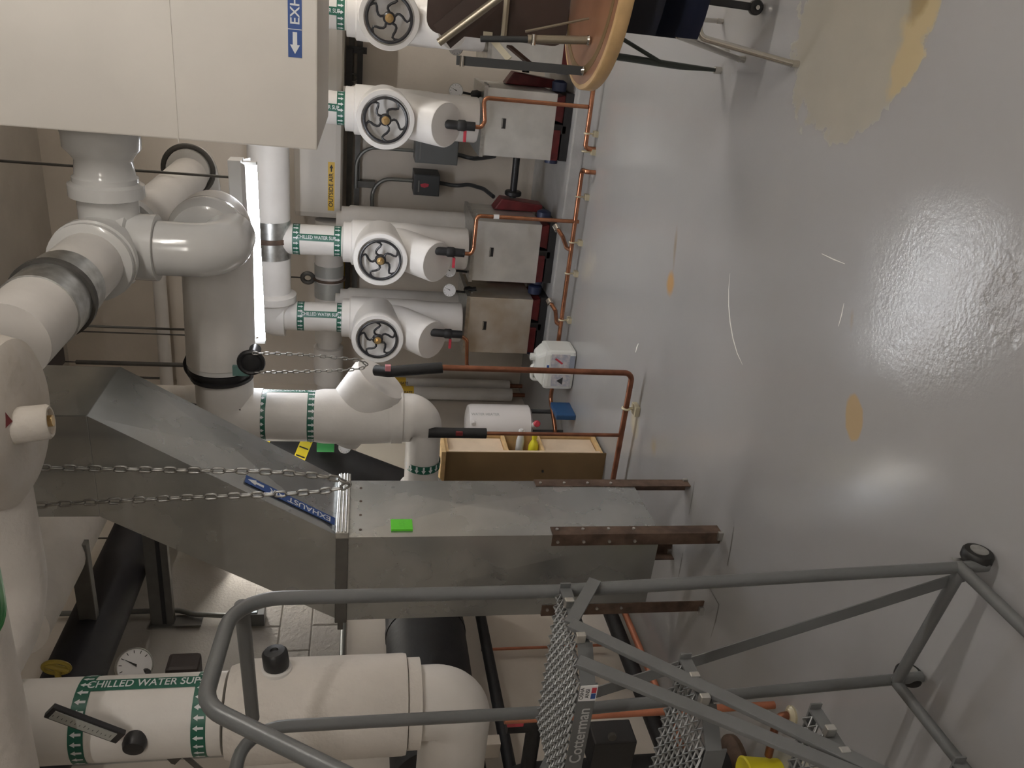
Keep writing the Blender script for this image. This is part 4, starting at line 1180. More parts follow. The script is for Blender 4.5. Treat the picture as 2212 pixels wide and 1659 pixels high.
# ================================================================== BUTTERFLY VALVE PIPE AND DOWN PIPE
rV = .172
vx0 = cr.x; zV = at(474, 700, Y=YP).z
t = thing('valve_pipe', 'fat white horizontal pipe between the glossy elbow and the black butterfly valve', 'pipe', (-1.5, YP, zV))
xv1 = at(478, 782, Y=YP).x
bm = NB(); tube(bm, fillet([(vx0, YV + .27, zV + .0), (vx0, YP + .06, zV), (vx0 - .2, YP + .04, zV), (xv1, YP, zV)], .16, 12), [rV] * len(fillet([(vx0, YV + .27, zV), (vx0, YP + .06, zV), (vx0 - .2, YP + .04, zV), (xv1, YP, zV)], .16, 12)), 40); obj('pipe_jacket', bm, M_JACK, t)
bm = NB(); lathe(bm, (vx0, YV + .19, zV), (0, 1, 0), [(.128, 0), (.150, .006), (.172, .05), (.178, .06), (.178, .10), (.170, .11)], 40); obj('collar', bm, M_PVC, t, label='white collar ring')
bm = NB(); cyl(bm, (xv1 + .05, YP, zV), (xv1 - .015, YP, zV), rV - .004, 36); obj('pipe_end', bm, M_PVC, t)
t = thing('butterfly_valve', 'black butterfly valve with chain wheel under the fat white pipe', 'valve', (xv1 - .05, YP, zV))
bm = NB(); lathe(bm, (xv1 - .016, YP, zV), (-1, 0, 0), [(.15, 0), (.168, .004), (.168, .020), (.15, .026), (.15, .045), (.160, .05), (.160, .066), (.13, .07)], 40); obj('valve_body', bm, M_BLK, t)
cwp = at(540, 783, Y=YP - .27)
bm = NB(); torus(bm, cwp + V((0, 0, -.005)), (0, 1, 0), .056, .013, 30, 8); cw_ = obj('chain_wheel', bm, M_BLK, t)
bm = NB(); lathe(bm, cwp + V((0, .08, -.005)), (0, -1, 0), [(.03, -.09), (.03, .06), (.046, .07), (.046, .085), (.02, .09), (0, .09)], 20, cap=False); obj('wheel_hub', bm, M_BLK, cw_)
a, b_ = at(502, 790, Y=YP - .172), at(538, 812, Y=YP - .172)
bm = NB(); box(bm, (b_.x, YP - .178, b_.z), (a.x, YP - .160, a.z)); obj('maker_tag', bm, M_TEAL, t, label='teal tag on the valve rim')
a = at(487, 815, Y=YP - .10); bm = NB(); cyl(bm, a + V((0, 0, 0)), at(487, 843, Y=YP - .10), .014, 10); obj('flange_bolt', bm, M_RUST, t)
# chain loop of that valve
Yc = YP - .29
chain('valve_chain', 'small steel chain loop hanging in front of the white strainer leg',
      [at(x, y, Y=Yc) for x, y in ((545, 763), (600, 764), (650, 766), (700, 770), (740, 774), (775, 778), (792, 785), (795, 791), (775, 797), (740, 800), (700, 801), (650, 803), (600, 804), (545, 804))], .027, .019, .0032, M_CHAIN)
# down pipe
t = thing('down_pipe', 'white insulated pipe dropping from the butterfly valve with green arrow bands', 'pipe', (-2.1, YP, 1.2))
xd = at(700, 899, Y=YP).x; rd = .142
ztd = zV
bm = NB(); tube(bm, fillet([(xv1 - .07, YP, ztd - .01), (xd, YP, ztd - .01), (xd, YP, at(560, 898, Y=YP).z - .02)], .17, 12), .148, 40); obj('upper_elbow', bm, M_JACK, t)
zd0, zd1 = at(552, 898, Y=YP - rd).z, at(872, 900, Y=YP - rd).z
bm = NB(); cyl(bm, (xd, YP, zd0), (xd, YP, zd1 + .05), rd, 44); obj('pipe_jacket', bm, M_JACK, t)
bm = NB(); cyl(bm, (xd, YP, zd1), (xd, YP, zd1 + .06), rd + .006, 40); obj('collar', bm, M_JACK, t)
fa = facing((xd, YP))
label_wrap(t, (xd, YP), rd, fa + 1.25, zd0 + .002, at(682, 899, Y=YP - rd).z, .048, 'CHILLED WATER SUP.', .036, True, 24, .046, .95)
# strainer leg: slants down to the right/front
sd_ = V((.82, -.05, -.56)).normalized()
fc = at(826, 816, Y=YP + .03)
bm = NB(); lathe(bm, fc - sd_ * .42, sd_, [(.15, 0), (.168, .39), (.155, .412), (.03, .42), (0, .42)], 40, cap=False); obj('strainer', bm, M_JACK, t, label='white strainer leg slanting down')
bm = NB(); lathe(bm, V((xd, YP, at(760, 898, Y=YP).z + .20)), (0, 0, -1), [(rd + .002, 0), (rd + .010, .05), (rd + .012, .2), (rd + .008, .34), (rd + .002, .40)], 40); obj('strainer_body', bm, M_JACK, t)
# lower elbow to the left, reduced, with an arrow band
ze2 = at(913, 950, Y=YP).z
xl2 = -2.80
bm = NB(); pts = fillet([(xd, YP, zd1 + .04), (xd, YP, ze2), (xl2, YP, ze2 - .01)], .17, 14)
rs = []
for i, p in enumerate(pts):
    f = max(0, min(1, (i - 2) / (len(pts) - 4))); rs.append(.138 - .038 * f)
tube(bm, pts, rs, 40); obj('lower_elbow', bm, M_JACK, t)
xb = at(912, 1016, Y=YP - .1).x
bm = NB(); lathe(bm, (xb + .022, YP, ze2 - .008), (-1, 0, 0), [(.103, 0), (.103, .05)], 40, cap=False); bd = obj('arrow_band', bm, M_GREEN, t, label='green band of white arrows')
bm = NB()
for k in range(16):
    a = 2 * PI * k / 16; r_ = .1045
    def pp(da, h): return V((xb + .022 - h, YP + r_ * math.cos(a + da), ze2 - .008 + r_ * math.sin(a + da)))
    bm.faces.new([bm.verts.new(pp(x * .13, .003 + y * .044)) for x, y in ((-.4, 0), (.4, 0), (.4, .5), (1, .5), (0, 1), (-1, .5), (-.4, .5))])
obj('arrow_print', bm, M_PRINTW, bd, kind='stuff')
xq = at(905, 1045, Y=YP).x
bm = NB(); lathe(bm, (xq + .03, YP, ze2 - .01), (-1, 0, 0), [(.10, 0), (.128, .03), (.138, .08), (.138, .3)], 36); obj('flange_cover', bm, M_JACKB, t)

# drains of the down pipe, joining a floor line
t = thing('strainer_drain', 'dull copper drain dropping from the slanting strainer leg past the jug to the floor', 'pipe', at(1370, 806, Y=3.98))
D0 = at(800, 803, Y=3.84); D1 = at(955, 805, Y=3.84)
DB = at(1366, 806, Z=.07); yD = DB.y
q0 = V((DB.x, yD, .07))
top = at(845, 803, Y=yD)
bm = NB(); tube(bm, fillet([at(812, 800, Y=yD + .05), at(840, 803, Y=yD), V((DB.x, yD, at(955, 805, Y=yD).z))], .05), .030, 16); obj('foam_sleeve', bm, M_FOAM, t, label='black foam sleeve')
p = at(838, 795, Y=yD - .03); bm = NB(); box(bm, p + V((-.015, -.012, -.015)), p + V((.018, .01, .015))); obj('valve_handle', bm, M_PINK, t, bev=.003, label='pink valve handle')
bm = NB(); tube(bm, fillet([V((DB.x, yD, at(945, 805, Y=yD).z)), V((DB.x, yD, .07)), V((-2.95, yD, .07))], .045), .0165, 16); obj('copper_tube', bm, M_COPD, t, label='dull copper tube')
x2 = at(1340, 940, Y=yD).x
bm = NB(); tube(bm, [V((x2, yD, .07)), V((x2, yD, at(1040, 938, Y=yD).z))], .011, 12); obj('copper_tube', bm, M_COPD, t)
bm = NB(); tube(bm, [V((x2, yD, at(1050, 938, Y=yD).z)), V((x2, yD, ze2 - .02))], .030, 16); obj('foam_sleeve', bm, M_FOAM, t, label='black foam sleeve')
p = at(992, 937, Y=yD - .032); bm = NB(); box(bm, p + V((-.012, -.006, -.02)), p + V((.012, .01, .02))); obj('valve_handle', bm, M_PUMP, t, bev=.003)
x3 = at(1352, 882, Y=yD).x
bm = NB(); torus(bm, (x3, yD, .07), (1, 0, 0), .020, .007, 18, 8); cl = obj('pipe_clamp', bm, M_CLAMP, t)
bm = NB(); box(bm, (x3 - .03, yD - .05, 0), (x3 + .03, yD + .03, .03)); obj('clamp_foot', bm, M_CLAMP, cl, bev=.004)
bm = NB(); cyl(bm, (x3, yD, .03), (x3, yD, .052), .008, 8); obj('clamp_post', bm, M_CLAMP, cl)

# near chain hooked at the flange of the duct
Yn = 2.60
chain('pull_chain', 'long steel chain loop hanging in front of the sheet metal duct',
      [V((at(95, 1010, Y=Yn).x - .02, Yn, ZC - .005))] + [at(x, y, Y=Yn) for x, y in ((95, 1010), (200, 1012), (400, 1016), (520, 1017), (620, 1021), (700, 1029), (742, 1037), (757, 1046), (745, 1053), (700, 1061), (620, 1067), (520, 1070), (400, 1075), (250, 1082), (120, 1089), (80, 1092))] + [V((at(80, 1092, Y=Yn).x - .02, Yn, ZC - .005))], .041, .027, .0044, M_CHAIN)

# ================================================================== DARK INSULATED PIPE BEHIND (yellow banded)
A = at(500, 925, Y=4.95); B = at(905, 1075, Y=4.75); rb = .15
t = thing('banded_pipe', 'thick black foam pipe with yellow tape bands slanting down behind the white down pipe', 'pipe', B)
bm = NB(); tube(bm, [A, B], rb, 36); obj('foam_sleeve', bm, M_FOAM, t)
dd = (B - A).normalized(); d, s, u = frame(dd)
for px, w_ in ((574, .030), (648, .038)):
    f = (px - 500) / 405; c = A.lerp(B, f)
    bm = NB(); tube(bm, [c - dd * w_, c + dd * w_], rb + .002, 40); bd = obj('tape_band', bm, M_TYEL, t, label='yellow tape band')
    bm = NB()
    for k in range(16):
        a = 2 * PI * k / 16
        def pq(da, h): return c + dd * h + (s * math.cos(a + da) + u * math.sin(a + da)) * (rb + .0035)
        bm.faces.new([bm.verts.new(pq(x, y)) for x, y in ((-.03, -w_ * .8), (.03, -w_ * .8), (.03, w_ * .8), (-.03, w_ * .8))])
    obj('tape_print', bm, M_PRINTK, bd, kind='stuff')
B2 = B
bm = NB(); tube(bm, [B - dd * .1, B + V((-.08, .05, -.05))], rb * .95, 30); obj('foam_elbow', bm, M_FOAM, t)

# pale panel and small green-labelled gauge behind the elbow
a, b_ = at(775, 965, Y=5.3), at(872, 1035, Y=5.3)
bm = NB(); box(bm, (b_.x - .1, 5.36, 0), (a.x, 5.385, a.z + .02)); tag(obj('board', bm, mat('pale_board', (.62, .58, .50), .6), loc=((a.x + b_.x) / 2, 5.33, b_.z)), 'pale board standing behind the white elbow and the black banded pipe', 'board')
a, b_ = at(685, 958, Y=4.72), at(722, 970, Y=4.72)
bm = NB(); cyl(bm, (at(700, 960, Y=4.72).x, 4.72, a.z), (at(700, 960, Y=4.72).x, 4.72, b_.z), .05, 20); tag(obj('green_sleeve', bm, M_GREENS, loc=(a.x, 4.72, b_.z)), 'short green labelled pipe sleeve peeking beside the down pipe', 'pipe')
gauge('small dark rimmed gauge peeking below the strainer leg', at(745, 966, Y=4.6), .042)

# ================================================================== WALL PIPES WITH YELLOW TAGS
for px0, py0, py1, rr, Yw, ty, lab in ((905, 828, 831, .055, 7.02, (838, 876), 'inner'), (895, 848, 851, .062, 6.86, (838, 893), 'outer')):
    a = at(880, py0, Y=Yw); b_ = at(1146 if lab == 'inner' else 1155, py1, Y=Yw)
    t = thing('wall_pipe', 'white %s pipe with a yellow tag low on the back wall' % ('outer, nearer' if lab == 'outer' else 'inner, farther'), 'pipe', (a.x, Yw, .1))
    zt_, zb2 = at(820, py0, Y=Yw).z, .13
    bm = NB(); cyl(bm, (a.x, Yw, zb2), (a.x, Yw, zt_ + .25), rr, 22); obj('pipe_jacket', bm, M_JACK, t)
    z0, z1 = at(ty[0], py0, Y=Yw).z, at(ty[1], py0, Y=Yw).z
    bm = NB(); cyl(bm, (a.x, Yw, z1), (a.x, Yw, z0), rr + .002, 24); bd = obj('yellow_tag', bm, M_LYEL, t, label='yellow lettered tag')
    cy2 = Cyl((a.x, Yw, z0), rr)
    obj('lettering', cy2.text('CONDENSATE', .032, facing((a.x, Yw)), (z0 - z1) / 2, off=.0035), M_PRINTK, bd, kind='stuff')
    bm = NB(); cyl(bm, (a.x, Yw, 0), (a.x, Yw, zb2), .02, 12); obj('pipe_stub', bm, M_COPD, t)

# ================================================================== WATER HEATER AND BOTTLES
hc = at(1085, 925, Y=5.55); rh = .16
zt_, zb2 = at(1012, 905, Y=5.4).z, at(1152, 905, Y=5.4).z
xh = at(1080, 878, Y=5.5).x - rh
t = thing('water_heater', 'small white cylindrical tank standing behind the open cabinet', 'tank', (xh, 5.5, 0))
bm = NB(); lathe(bm, (xh, 5.5, zb2), (0, 0, 1), [(.13, 0), (rh, .02), (rh, zt_ - zb2 - .035), (rh - .01, zt_ - zb2 - .01), (rh - .04, zt_ - zb2), (0, zt_ - zb2 + .005)], 40, cap=False); obj('tank_body', bm, M_TANK, t)
obj('lettering', Cyl((xh, 5.5, zt_ - .13), rh).text('WATER HEATER', .030, facing((xh, 5.5)) + .5, 0, off=.001), M_PRINTG, t, kind='stuff')
bm = NB(); p = at(1023, 915, Y=5.36); lathe(bm, p + V((0, .06, 0)), (0, -1, 0), [(.022, 0), (.022, .05), (.014, .07), (0, .07)], 14, cap=False); obj('drain_cock', bm, M_TANK, t)
p = at(1158, 912, Y=5.32)
bm = NB(); tube(bm, fillet([(xh + .03, 5.42, zb2 + .005), (xh + .03, 5.42, p.z), (p.x, 5.30, p.z)], .02), .022, 14); rv = obj('relief_valve', bm, M_TANK, t)
bm = NB(); lathe(bm, (p.x, 5.299, p.z), (.35, -1, 0), [(0, 0), (.026, 0), (.026, .02), (.018, .028), (0, .028)], 16, cap=False); obj('valve_knob', bm, M_RED, rv, label='red valve knob')
for k in range(3):
    a = PI / 6 + 2 * PI * k / 3
    bm = NB(); cyl(bm, (xh + .11 * math.cos(a), 5.5 + .11 * math.sin(a), 0), (xh + .11 * math.cos(a), 5.5 + .11 * math.sin(a), zb2 + .02), .018, 10); obj('leg', bm, M_BOXD, t)
p = at(1172, 900, Z=.04)
bx = at(1180, 895, Y=5.15)
bm = NB(); box(bm, (bx.x - .02, 5.1, 0), (bx.x + .02, 5.32, .15)); tag(obj('blue_case', bm, M_BOTB, loc=(bx.x, 5.2, 0), bev=.008), 'small dark blue case on the floor behind the cabinet', 'case')

# ================================================================== CABINET
CX = -2.50; y0c, y1c = 4.33, 4.60; ztc = 1.045; depth = .62; th = .018
t = thing('open_cabinet', 'narrow wooden cabinet with open bays behind the sheet metal duct', 'cabinet', (CX - depth / 2, (y0c + y1c) / 2, 0))
bm = NB(); box(bm, (CX - depth, y0c, 0), (CX, y0c + .008, ztc)); obj('side_panel', bm, M_HARD, t, label='dark brown hardboard side')
bm = NB(); box(bm, (CX - depth, y1c - th, 0), (CX, y1c, ztc)); obj('side_panel', bm, M_PLYE, t)
z_a, z_b = at(1172, 960, X=CX).z, at(1095, 960, X=CX).z
for z_, nm in ((.02, 'bottom_shelf'), (z_a, 'shelf'), (z_b, 'shelf'), (ztc - th, 'top')):
    bm = NB(); box(bm, (CX - depth, y0c + .009, z_), (CX - .001, y1c - th - .001, z_ + th)); obj(nm, bm, M_PLYE, t)
bm = NB(); box(bm, (CX - .045, y0c + .03, .045), (CX - .032, y1c - .03, z_a - .004)); obj('lower_panel', bm, M_PLY, t, label='pale inner panel')
bm = NB(); box(bm, (CX - .045, y0c + .03, z_b + th + .004), (CX - .032, y1c - .03, ztc - th - .004)); obj('upper_panel', bm, M_PLY, t, label='pale inner panel')
bm = NB(); box(bm, (CX - .40, y0c + .03, z_a + th + .002), (CX - .39, y1c - .03, z_b - .004)); obj('bay_back', bm, M_PLYE, t)
bm = NB(); box(bm, (CX - .012, y0c + .009, .038), (CX, y0c + .03, ztc - th)); obj('face_edge', bm, M_PLY, t)
bm = NB(); box(bm, (CX - depth - .02, y0c - .02, ztc + .001), (CX + .012, y1c + .02, ztc + .03)); obj('worktop', bm, M_PLYE, t, bev=.004)
a = at(955, 965, X=CX)
bm = NB(); box(bm, (CX - .14, y0c - .012, z_a + .0), (CX - .128, y0c - .001, z_a + .012)); obj('knob', bm, M_BOXD, t)
zs = z_a + th
t = thing('spray_bottle', 'white bottle lying on its side out of the middle cabinet bay', 'bottle', (CX - .06, 4.49, zs))
sbz = at(1124, 950, Y=4.49).z
bm = NB(); lathe(bm, (CX - .10, 4.49, sbz), (1, 0, 0), [(0, 0), (.022, .002), (.026, .01), (.026, .10), (.020, .13), (.016, .15), (0, .152)], 22, cap=False); obj('bottle_body', bm, M_BOTW, t)
bm = NB(); lathe(bm, (CX + .053, 4.49, sbz), (1, 0, 0), [(0, 0), (.019, 0), (.019, .02), (.012, .03), (0, .032)], 18, cap=False); obj('cap', bm, M_BOTW, t)
yz = zs + .036
t = thing('yellow_bottle', 'bright yellow bottle lying beside the white one in the cabinet bay', 'bottle', (CX - .03, 4.46, zs))
bm = NB(); lathe(bm, (CX - .14, 4.46, yz), (1, 0, 0), [(0, 0), (.028, .002), (.034, .01), (.034, .12), (.022, .15), (.014, .16), (.014, .175), (0, .175)], 22, cap=False); obj('bottle_body', bm, M_BOTY, t)
bm = NB(); cyl(bm, (CX + .036, 4.46, yz), (CX + .062, 4.46, yz), .018, 16); obj('cap', bm, M_BOTY, t)

# ================================================================== JUG
jc = at(1235, 800, Z=0.02); jw = .155
jx, jy = jc.x, jc.y + .10
t = thing('chemical_jug', 'white square plastic jug with a printed label on the floor by the copper header', 'jug', (jx, jy, 0))
hj = at(1152, 800, Y=jy).z
bm = NB(); box(bm, (jx - jw, jy - .12, .0), (jx + jw, jy + .12, hj * .80)); jb = obj('jug_body', bm, M_JUG, t, bev=.03)
bm = NB()
hexa(bm, [(jx - jw + .012, jy - .11, hj * .78), (jx + jw - .012, jy - .11, hj * .78), (jx + jw - .012, jy + .11, hj * .78), (jx - jw + .012, jy + .11, hj * .78)],
     [(jx - jw * .55, jy - .07, hj), (jx + jw * .60, jy - .07, hj), (jx + jw * .60, jy + .07, hj), (jx - jw * .55, jy + .07, hj)])
obj('jug_shoulder', bm, M_JUG, t, bev=.02)
bm = NB(); tube(bm, fillet([(jx - jw * .8, jy, hj * .84), (jx - jw * .8, jy, hj * 1.02), (jx - .02, jy, hj * 1.05), (jx - .01, jy, hj * .98)], .03), .016, 12); obj('jug_handle', bm, M_JUG, t)
bm = NB(); cyl(bm, (jx + .06, jy, hj - .004), (jx + .06, jy, hj + .035), .028, 20); obj('cap', bm, M_JUG, t)
bm = NB(); box(bm, (jx - .02, jy - .1225, hj * .18), (jx + jw - .02, jy - .1202, hj * .66)); lb_ = obj('label', bm, M_JUGL, t, label='printed paper label')
bm = NB(); box(bm, (jx - .02, jy - .1225, hj * .04), (jx + jw - .03, jy - .1202, hj * .175)); obj('label', bm, M_JUGB, t)
bm = NB(); box(bm, (jx - jw + .03, jy - .1225, hj * .10), (jx - .03, jy - .1202, hj * .60)); l2 = obj('label', bm, M_JUGL, t)
obj('lettering', flat_text('CAUTION\nKEEP OUT', .022, (jx + .055, jy - .1232, hj * .5), (1, 0, 0), (0, 0, 1)), M_PRINTG, lb_, kind='stuff')
bm = NB(); prism(bm, [V((jx - .11, jy - .1235, hj * .30)), V((jx - .05, jy - .1235, hj * .30)), V((jx - .08, jy - .1235, hj * .46))], (0, .001, 0)); obj('hazard_print', bm, M_BOXD, l2)
bm = NB(); bar(bm, (jx + .10, jy - .123, hj * .56), (jx + .06, jy - .123, hj * .36), .014, .001, up=(0, -1, 0)); obj('stripe_print', bm, M_RED, lb_)
bm = NB(); box(bm, (jx + .02, jy - .122, hj * .70), (jx + .045, jy - .1195, hj * .76)); obj('blue_mark', bm, M_LBLUE, t)

# ================================================================== TABLE, BOARD, CHAIR (right)
TC = V((.215, 3.49)); TR = .462; TZ = .72
t = thing('round_table', 'round wooden table with a thick pale edge at the top right', 'table', (TC.x, TC.y, 0))
bm = NB(); lathe(bm, (TC.x, TC.y, TZ - .006), (0, 0, 1), [(TR - .022, 0), (TR - .022, .004), (TR - .028, .006), (0, .006)], 72, cap=False); obj('tabletop', bm, M_TTOP, t)
bm = NB(); lathe(bm, (TC.x, TC.y, TZ - .055), (0, 0, 1), [(0, 0), (TR - .004, 0), (TR, .006), (TR, .047), (TR - .004, .052), (TR - .021, .054), (TR - .024, .050), (TR - .024, .048), (0, .046)], 72, cap=False); obj('table_edge', bm, M_TEDGE, t, label='pale wood edge band')
bm = NB(); lathe(bm, (TC.x, TC.y, TZ + .0002), (0, 0, 1), [(TR * .87, .0), (TR * .87, .0012), (TR * .80, .0012), (TR * .80, 0)], 64, cap=False); obj('inlay_ring', bm, M_HARD, t)
fl_ = at(1552, 152, Z=.012)
def leg(px0, py0, fx, fy, top):
    bm = NB(); tube(bm, [top, V((fx, fy, .20)), V((fx, fy, .03))], [.0165, .015, .008], 12); lg = obj('leg', bm, M_LEGG, t)
    bm = NB(); cyl(bm, (fx, fy, 0), (fx, fy, .032), .016, 12); obj('leg_glide', bm, M_CHROME, lg)
    return lg
t1 = at(1312, 113, Y=fl_.y - .10)
leg(0, 0, fl_.x, fl_.y, V((fl_.x + .02, fl_.y - .06, TZ - .056)))
leg(0, 0, .55, fl_.y, V((.53, fl_.y - .06, TZ - .056)))
leg(0, 0, .34, 3.12, V((.32, 3.20, TZ - .056)))
bm = NB(); tube(bm, [V((fl_.x + .008, fl_.y - .025, .30)), V((fl_.x + .15, fl_.y - .05, TZ - .06))], .009, 10); obj('leg_brace', bm, M_LEGG, t)

# brown folding table standing on edge upon the round table, legs half out
zb3 = TZ + .004
yP_ = 3.80
pa, pb = at(922, 40, Y=yP_), at(1195, 90, Y=yP_)
xlB = at(1050, 84, Y=yP_).x
t = thing('folding_table', 'dark brown folding table top standing on edge on the round table', 'table', (xlB + .35, yP_, zb3))
pts = []
w2, h2, rc = .80, pa.z - zb3, .06
for cx2, cz2, a0 in ((xlB + w2 - rc, zb3 + h2 - rc, 0), (xlB + rc, zb3 + h2 - rc, PI / 2), (xlB + rc, zb3 + rc, PI), (xlB + w2 - rc, zb3 + rc, 1.5 * PI)):
    for k in range(7): pts.append(V((cx2 + rc * math.cos(a0 + k * PI / 12), yP_, cz2 + rc * math.sin(a0 + k * PI / 12))))
bm = NB(); prism(bm, pts, (0, .028, 0)); obj('tabletop', bm, M_TBRN, t)
ly = 3.46
def pl_leg(pxt, pyt, pxb, pyb, r, m, sq=False, Yt=None):
    b_ = at(pxb, pyb, Z=TZ + .016); a_ = at(pxt, pyt, Y=Yt or (b_.y + .02))
    bm = NB()
    if sq: bar(bm, a_, b_, .034, .026, up=(0, -1, 0))
    else: tube(bm, [a_, b_], r, 14)
    lg = obj('leg', bm, m, t)
    bm = NB(); lathe(bm, b_ - V((0, 0, .012)), (0, 0, 1), [(.017, 0), (.020, .006), (.014, .018), (0, .02)], 14, cap=False); obj('leg_glide', bm, M_CHROME, lg)
    bm = NB(); cyl(bm, a_ + V((-.02, -.018, -.02)), a_ + V((.02, -.018, -.02)), .010, 10); obj('hinge_pin', bm, M_CHROME, lg)
    return a_, b_
L1a, L1b = pl_leg(1140, 84, 1268, 87, .016, M_TMET)
bm = NB(); tube(bm, [at(1038, 84, Y=L1a.y), L1a + V((0, 0, -.02))], .012, 14); obj('leg_sleeve', bm, M_LEGD, t)
L2a, L2b = pl_leg(986, 130, 1256, 153, .016, M_LEGD, True)
bm = NB(); tube(bm, [at(1135, 68, Y=L1a.y + .01), at(1272, 40, Z=TZ + .01)], .005, 8); obj('leg_brace', bm, M_TMET, t)
bm = NB(); tube(bm, [at(948, 92, Y=3.58), at(1085, -10, Y=3.52)], .016, 14); obj('rolled_rail', bm, M_TMET, t, label='tan metal rail')
bm = NB(); bar(bm, at(955, 80, Y=3.62), at(1060, -10, Y=3.60), .11, .006, up=(0, -1, 0)); obj('leg_channel', bm, M_TBRN, t)
bm = NB(); bar(bm, at(1062, 84, Y=3.72), at(1100, 128, Y=3.58), .026, .006, up=(.3, -1, .3)); obj('hinge_arm', bm, M_CREAM, t)
a, b_ = at(1044, 86, Y=3.775), at(1064, 70, Y=3.775)
bm = NB(); box(bm, (a.x, 3.772, b_.z), (b_.x, 3.797, a.z)); obj('hinge_plate', bm, M_CREAM, t)
a, b_ = at(1084, 78, Y=3.77), at(1102, -12, Y=3.77)
bm = NB(); box(bm, (a.x, 3.765, b_.z), (b_.x, 3.797, a.z)); hp = obj('hinge_plate', bm, M_TMET, t)
bm = NB(); box(bm, (a.x, 3.745, a.z - .006), (b_.x, 3.766, a.z + .006)); obj('hinge_lip', bm, M_CREAM, hp)
a = at(988, 66, Y=3.79); bm = NB(); box(bm, a + V((-.015, 0, -.015)), a + V((.018, .008, .014))); obj('corner_plate', bm, M_TMET, t)
bm = NB(); bar(bm, at(1100, 100, Y=3.66), at(1145, 138, Y=3.48), .026, .010, up=(1, 0, 0)); obj('hinge_arm', bm, M_TBRN, t)

# navy stacking chair below the table edge
sx, sy, sz = .16, 3.22, .43
t = thing('stacking_chair', 'navy blue plastic chair with chrome legs under the round table edge', 'chair', (sx + .06, 3.35, 0))
def sheet(rows, thk):
    bm = NB(); g = [[bm.verts.new(p) for p in r] for r in rows]
    for i in range(len(g) - 1):
        for j in range(len(g[0]) - 1):
            f = bm.faces.new((g[i][j], g[i + 1][j], g[i + 1][j + 1], g[i][j + 1])); f.smooth = True
    bmesh.ops.solidify(bm, geom=list(bm.faces), thickness=thk); return bm
xa, xb2 = at(1440, 78, Y=3.34).x, .47
rows = []
for i in range(9):
    f = i / 8
    y_ = 3.05 + .36 * f; r = []
    for j in range(7):
        g_ = j / 6; x = xa + (xb2 - xa) * g_
        r.append(V((x, y_, .405 + .028 * (2 * g_ - 1) ** 2 + .012 * f - (.03 * (1 - f / .2) if f < .2 else 0))))
    rows.append(r)
obj('seat', sheet(rows, .012), M_NAVY, t)
rows = []
for i in range(9):
    f = i / 8; r = []
    for j in range(7):
        g_ = j / 6; x = xa - .005 + (xb2 - xa + .01) * g_
        r.append(V((x, 3.42 + .07 * f - .03 * (2 * g_ - 1) ** 2 + .02, .33 + .32 * f)))
    rows.append(r)
obj('backrest', sheet(rows, .012), M_NAVY, t)
ft = at(1603, 128, Z=.012)
for (tx, ty_, bx_, by_) in ((xa + .01, 3.36, ft.x, ft.y), (xb2 - .01, 3.36, xb2 + .05, ft.y), (xa + .01, 3.10, xa - .045, 3.02), (xb2 - .01, 3.10, xb2 + .05, 3.02)):
    bm = NB(); tube(bm, fillet([(tx + (.10 if tx < .3 else -.10), ty_, .385), (tx, ty_, .385), (bx_, by_, .025)], .04), .013, 12); lg = obj('leg', bm, M_CHROME, t)
    bm = NB(); cyl(bm, (bx_, by_, 0), (bx_, by_, .028), .014, 12); obj('foot_cap', bm, M_CHROME, lg)
# second stacked frame leg pair, slightly apart
f2 = at(1568, 112, Z=.012)
bm = NB(); tube(bm, fillet([(xa + .12, 3.43, .37), (xa + .02, 3.43, .37), (f2.x, f2.y, .025)], .04), .013, 12); lg = obj('rear_leg', bm, M_CHROME, t)
bm = NB(); cyl(bm, (f2.x, f2.y, 0), (f2.x, f2.y, .028), .013, 12); obj('foot_cap', bm, M_CHROME, lg)
f3 = at(1556, 46, Z=.012)
bm = NB(); tube(bm, [(f3.x - .01, f3.y - .04, .33), (f3.x, f3.y, .025)], .010, 12); lg = obj('rear_leg', bm, M_CHROME, t)
bm = NB(); cyl(bm, (f3.x, f3.y, 0), (f3.x, f3.y, .028), .012, 12); obj('foot_cap', bm, M_CHROME, lg)
# black hinged foot of a folded cart
e_ = at(1632, 16, Z=.03)
a = at(1478, -6, Y=e_.y - .02)
t = thing('folded_cart', 'black flat steel cart leg with pivot bolt ending on the floor by the chair', 'cart', (e_.x, e_.y, 0))
bm = NB(); bar(bm, a, e_, .030, .012, up=(0, -1, 0)); obj('leg_bar', bm, M_BLK, t, bev=.003)
bm = NB(); lathe(bm, e_ + V((0, .012, 0)), (0, -1, 0), [(.028, 0), (.030, .004), (.030, .022), (.026, .026), (.010, .026), (.010, .032), (0, .032)], 22, cap=False); obj('pivot', bm, M_BLK, t)
bm = NB(); cyl(bm, e_ + V((0, -.016, 0)), e_ + V((0, -.024, 0)), .009, 12); obj('pivot_bolt', bm, M_CHROME, t)

# ================================================================== LEFT WALL AND CORNER
# thick black insulated main along the left wall
xM = -3.10
zMc = (at(835, 1345, X=xM + .1).z + at(1008, 1345, X=xM + .1).z) / 2
rM = abs(at(835, 1345, X=xM + .1).z - at(1008, 1345, X=xM + .1).z) / 2
t = thing('black_main', 'very thick black insulated main along the left wall behind the chilled water elbow', 'pipe', (xM, 3.2, zMc))
bm = NB(); tube(bm, [(xM, 2.45, zMc), (xM, 4.25, zMc)], rM, 36); obj('foam_sleeve', bm, M_FOAM, t)
bm = NB(); tube(bm, [(xM, 3.36, zMc), (xM, 3.40, zMc)], rM + .004, 36); obj('seam_band', bm, M_FOAM, t)
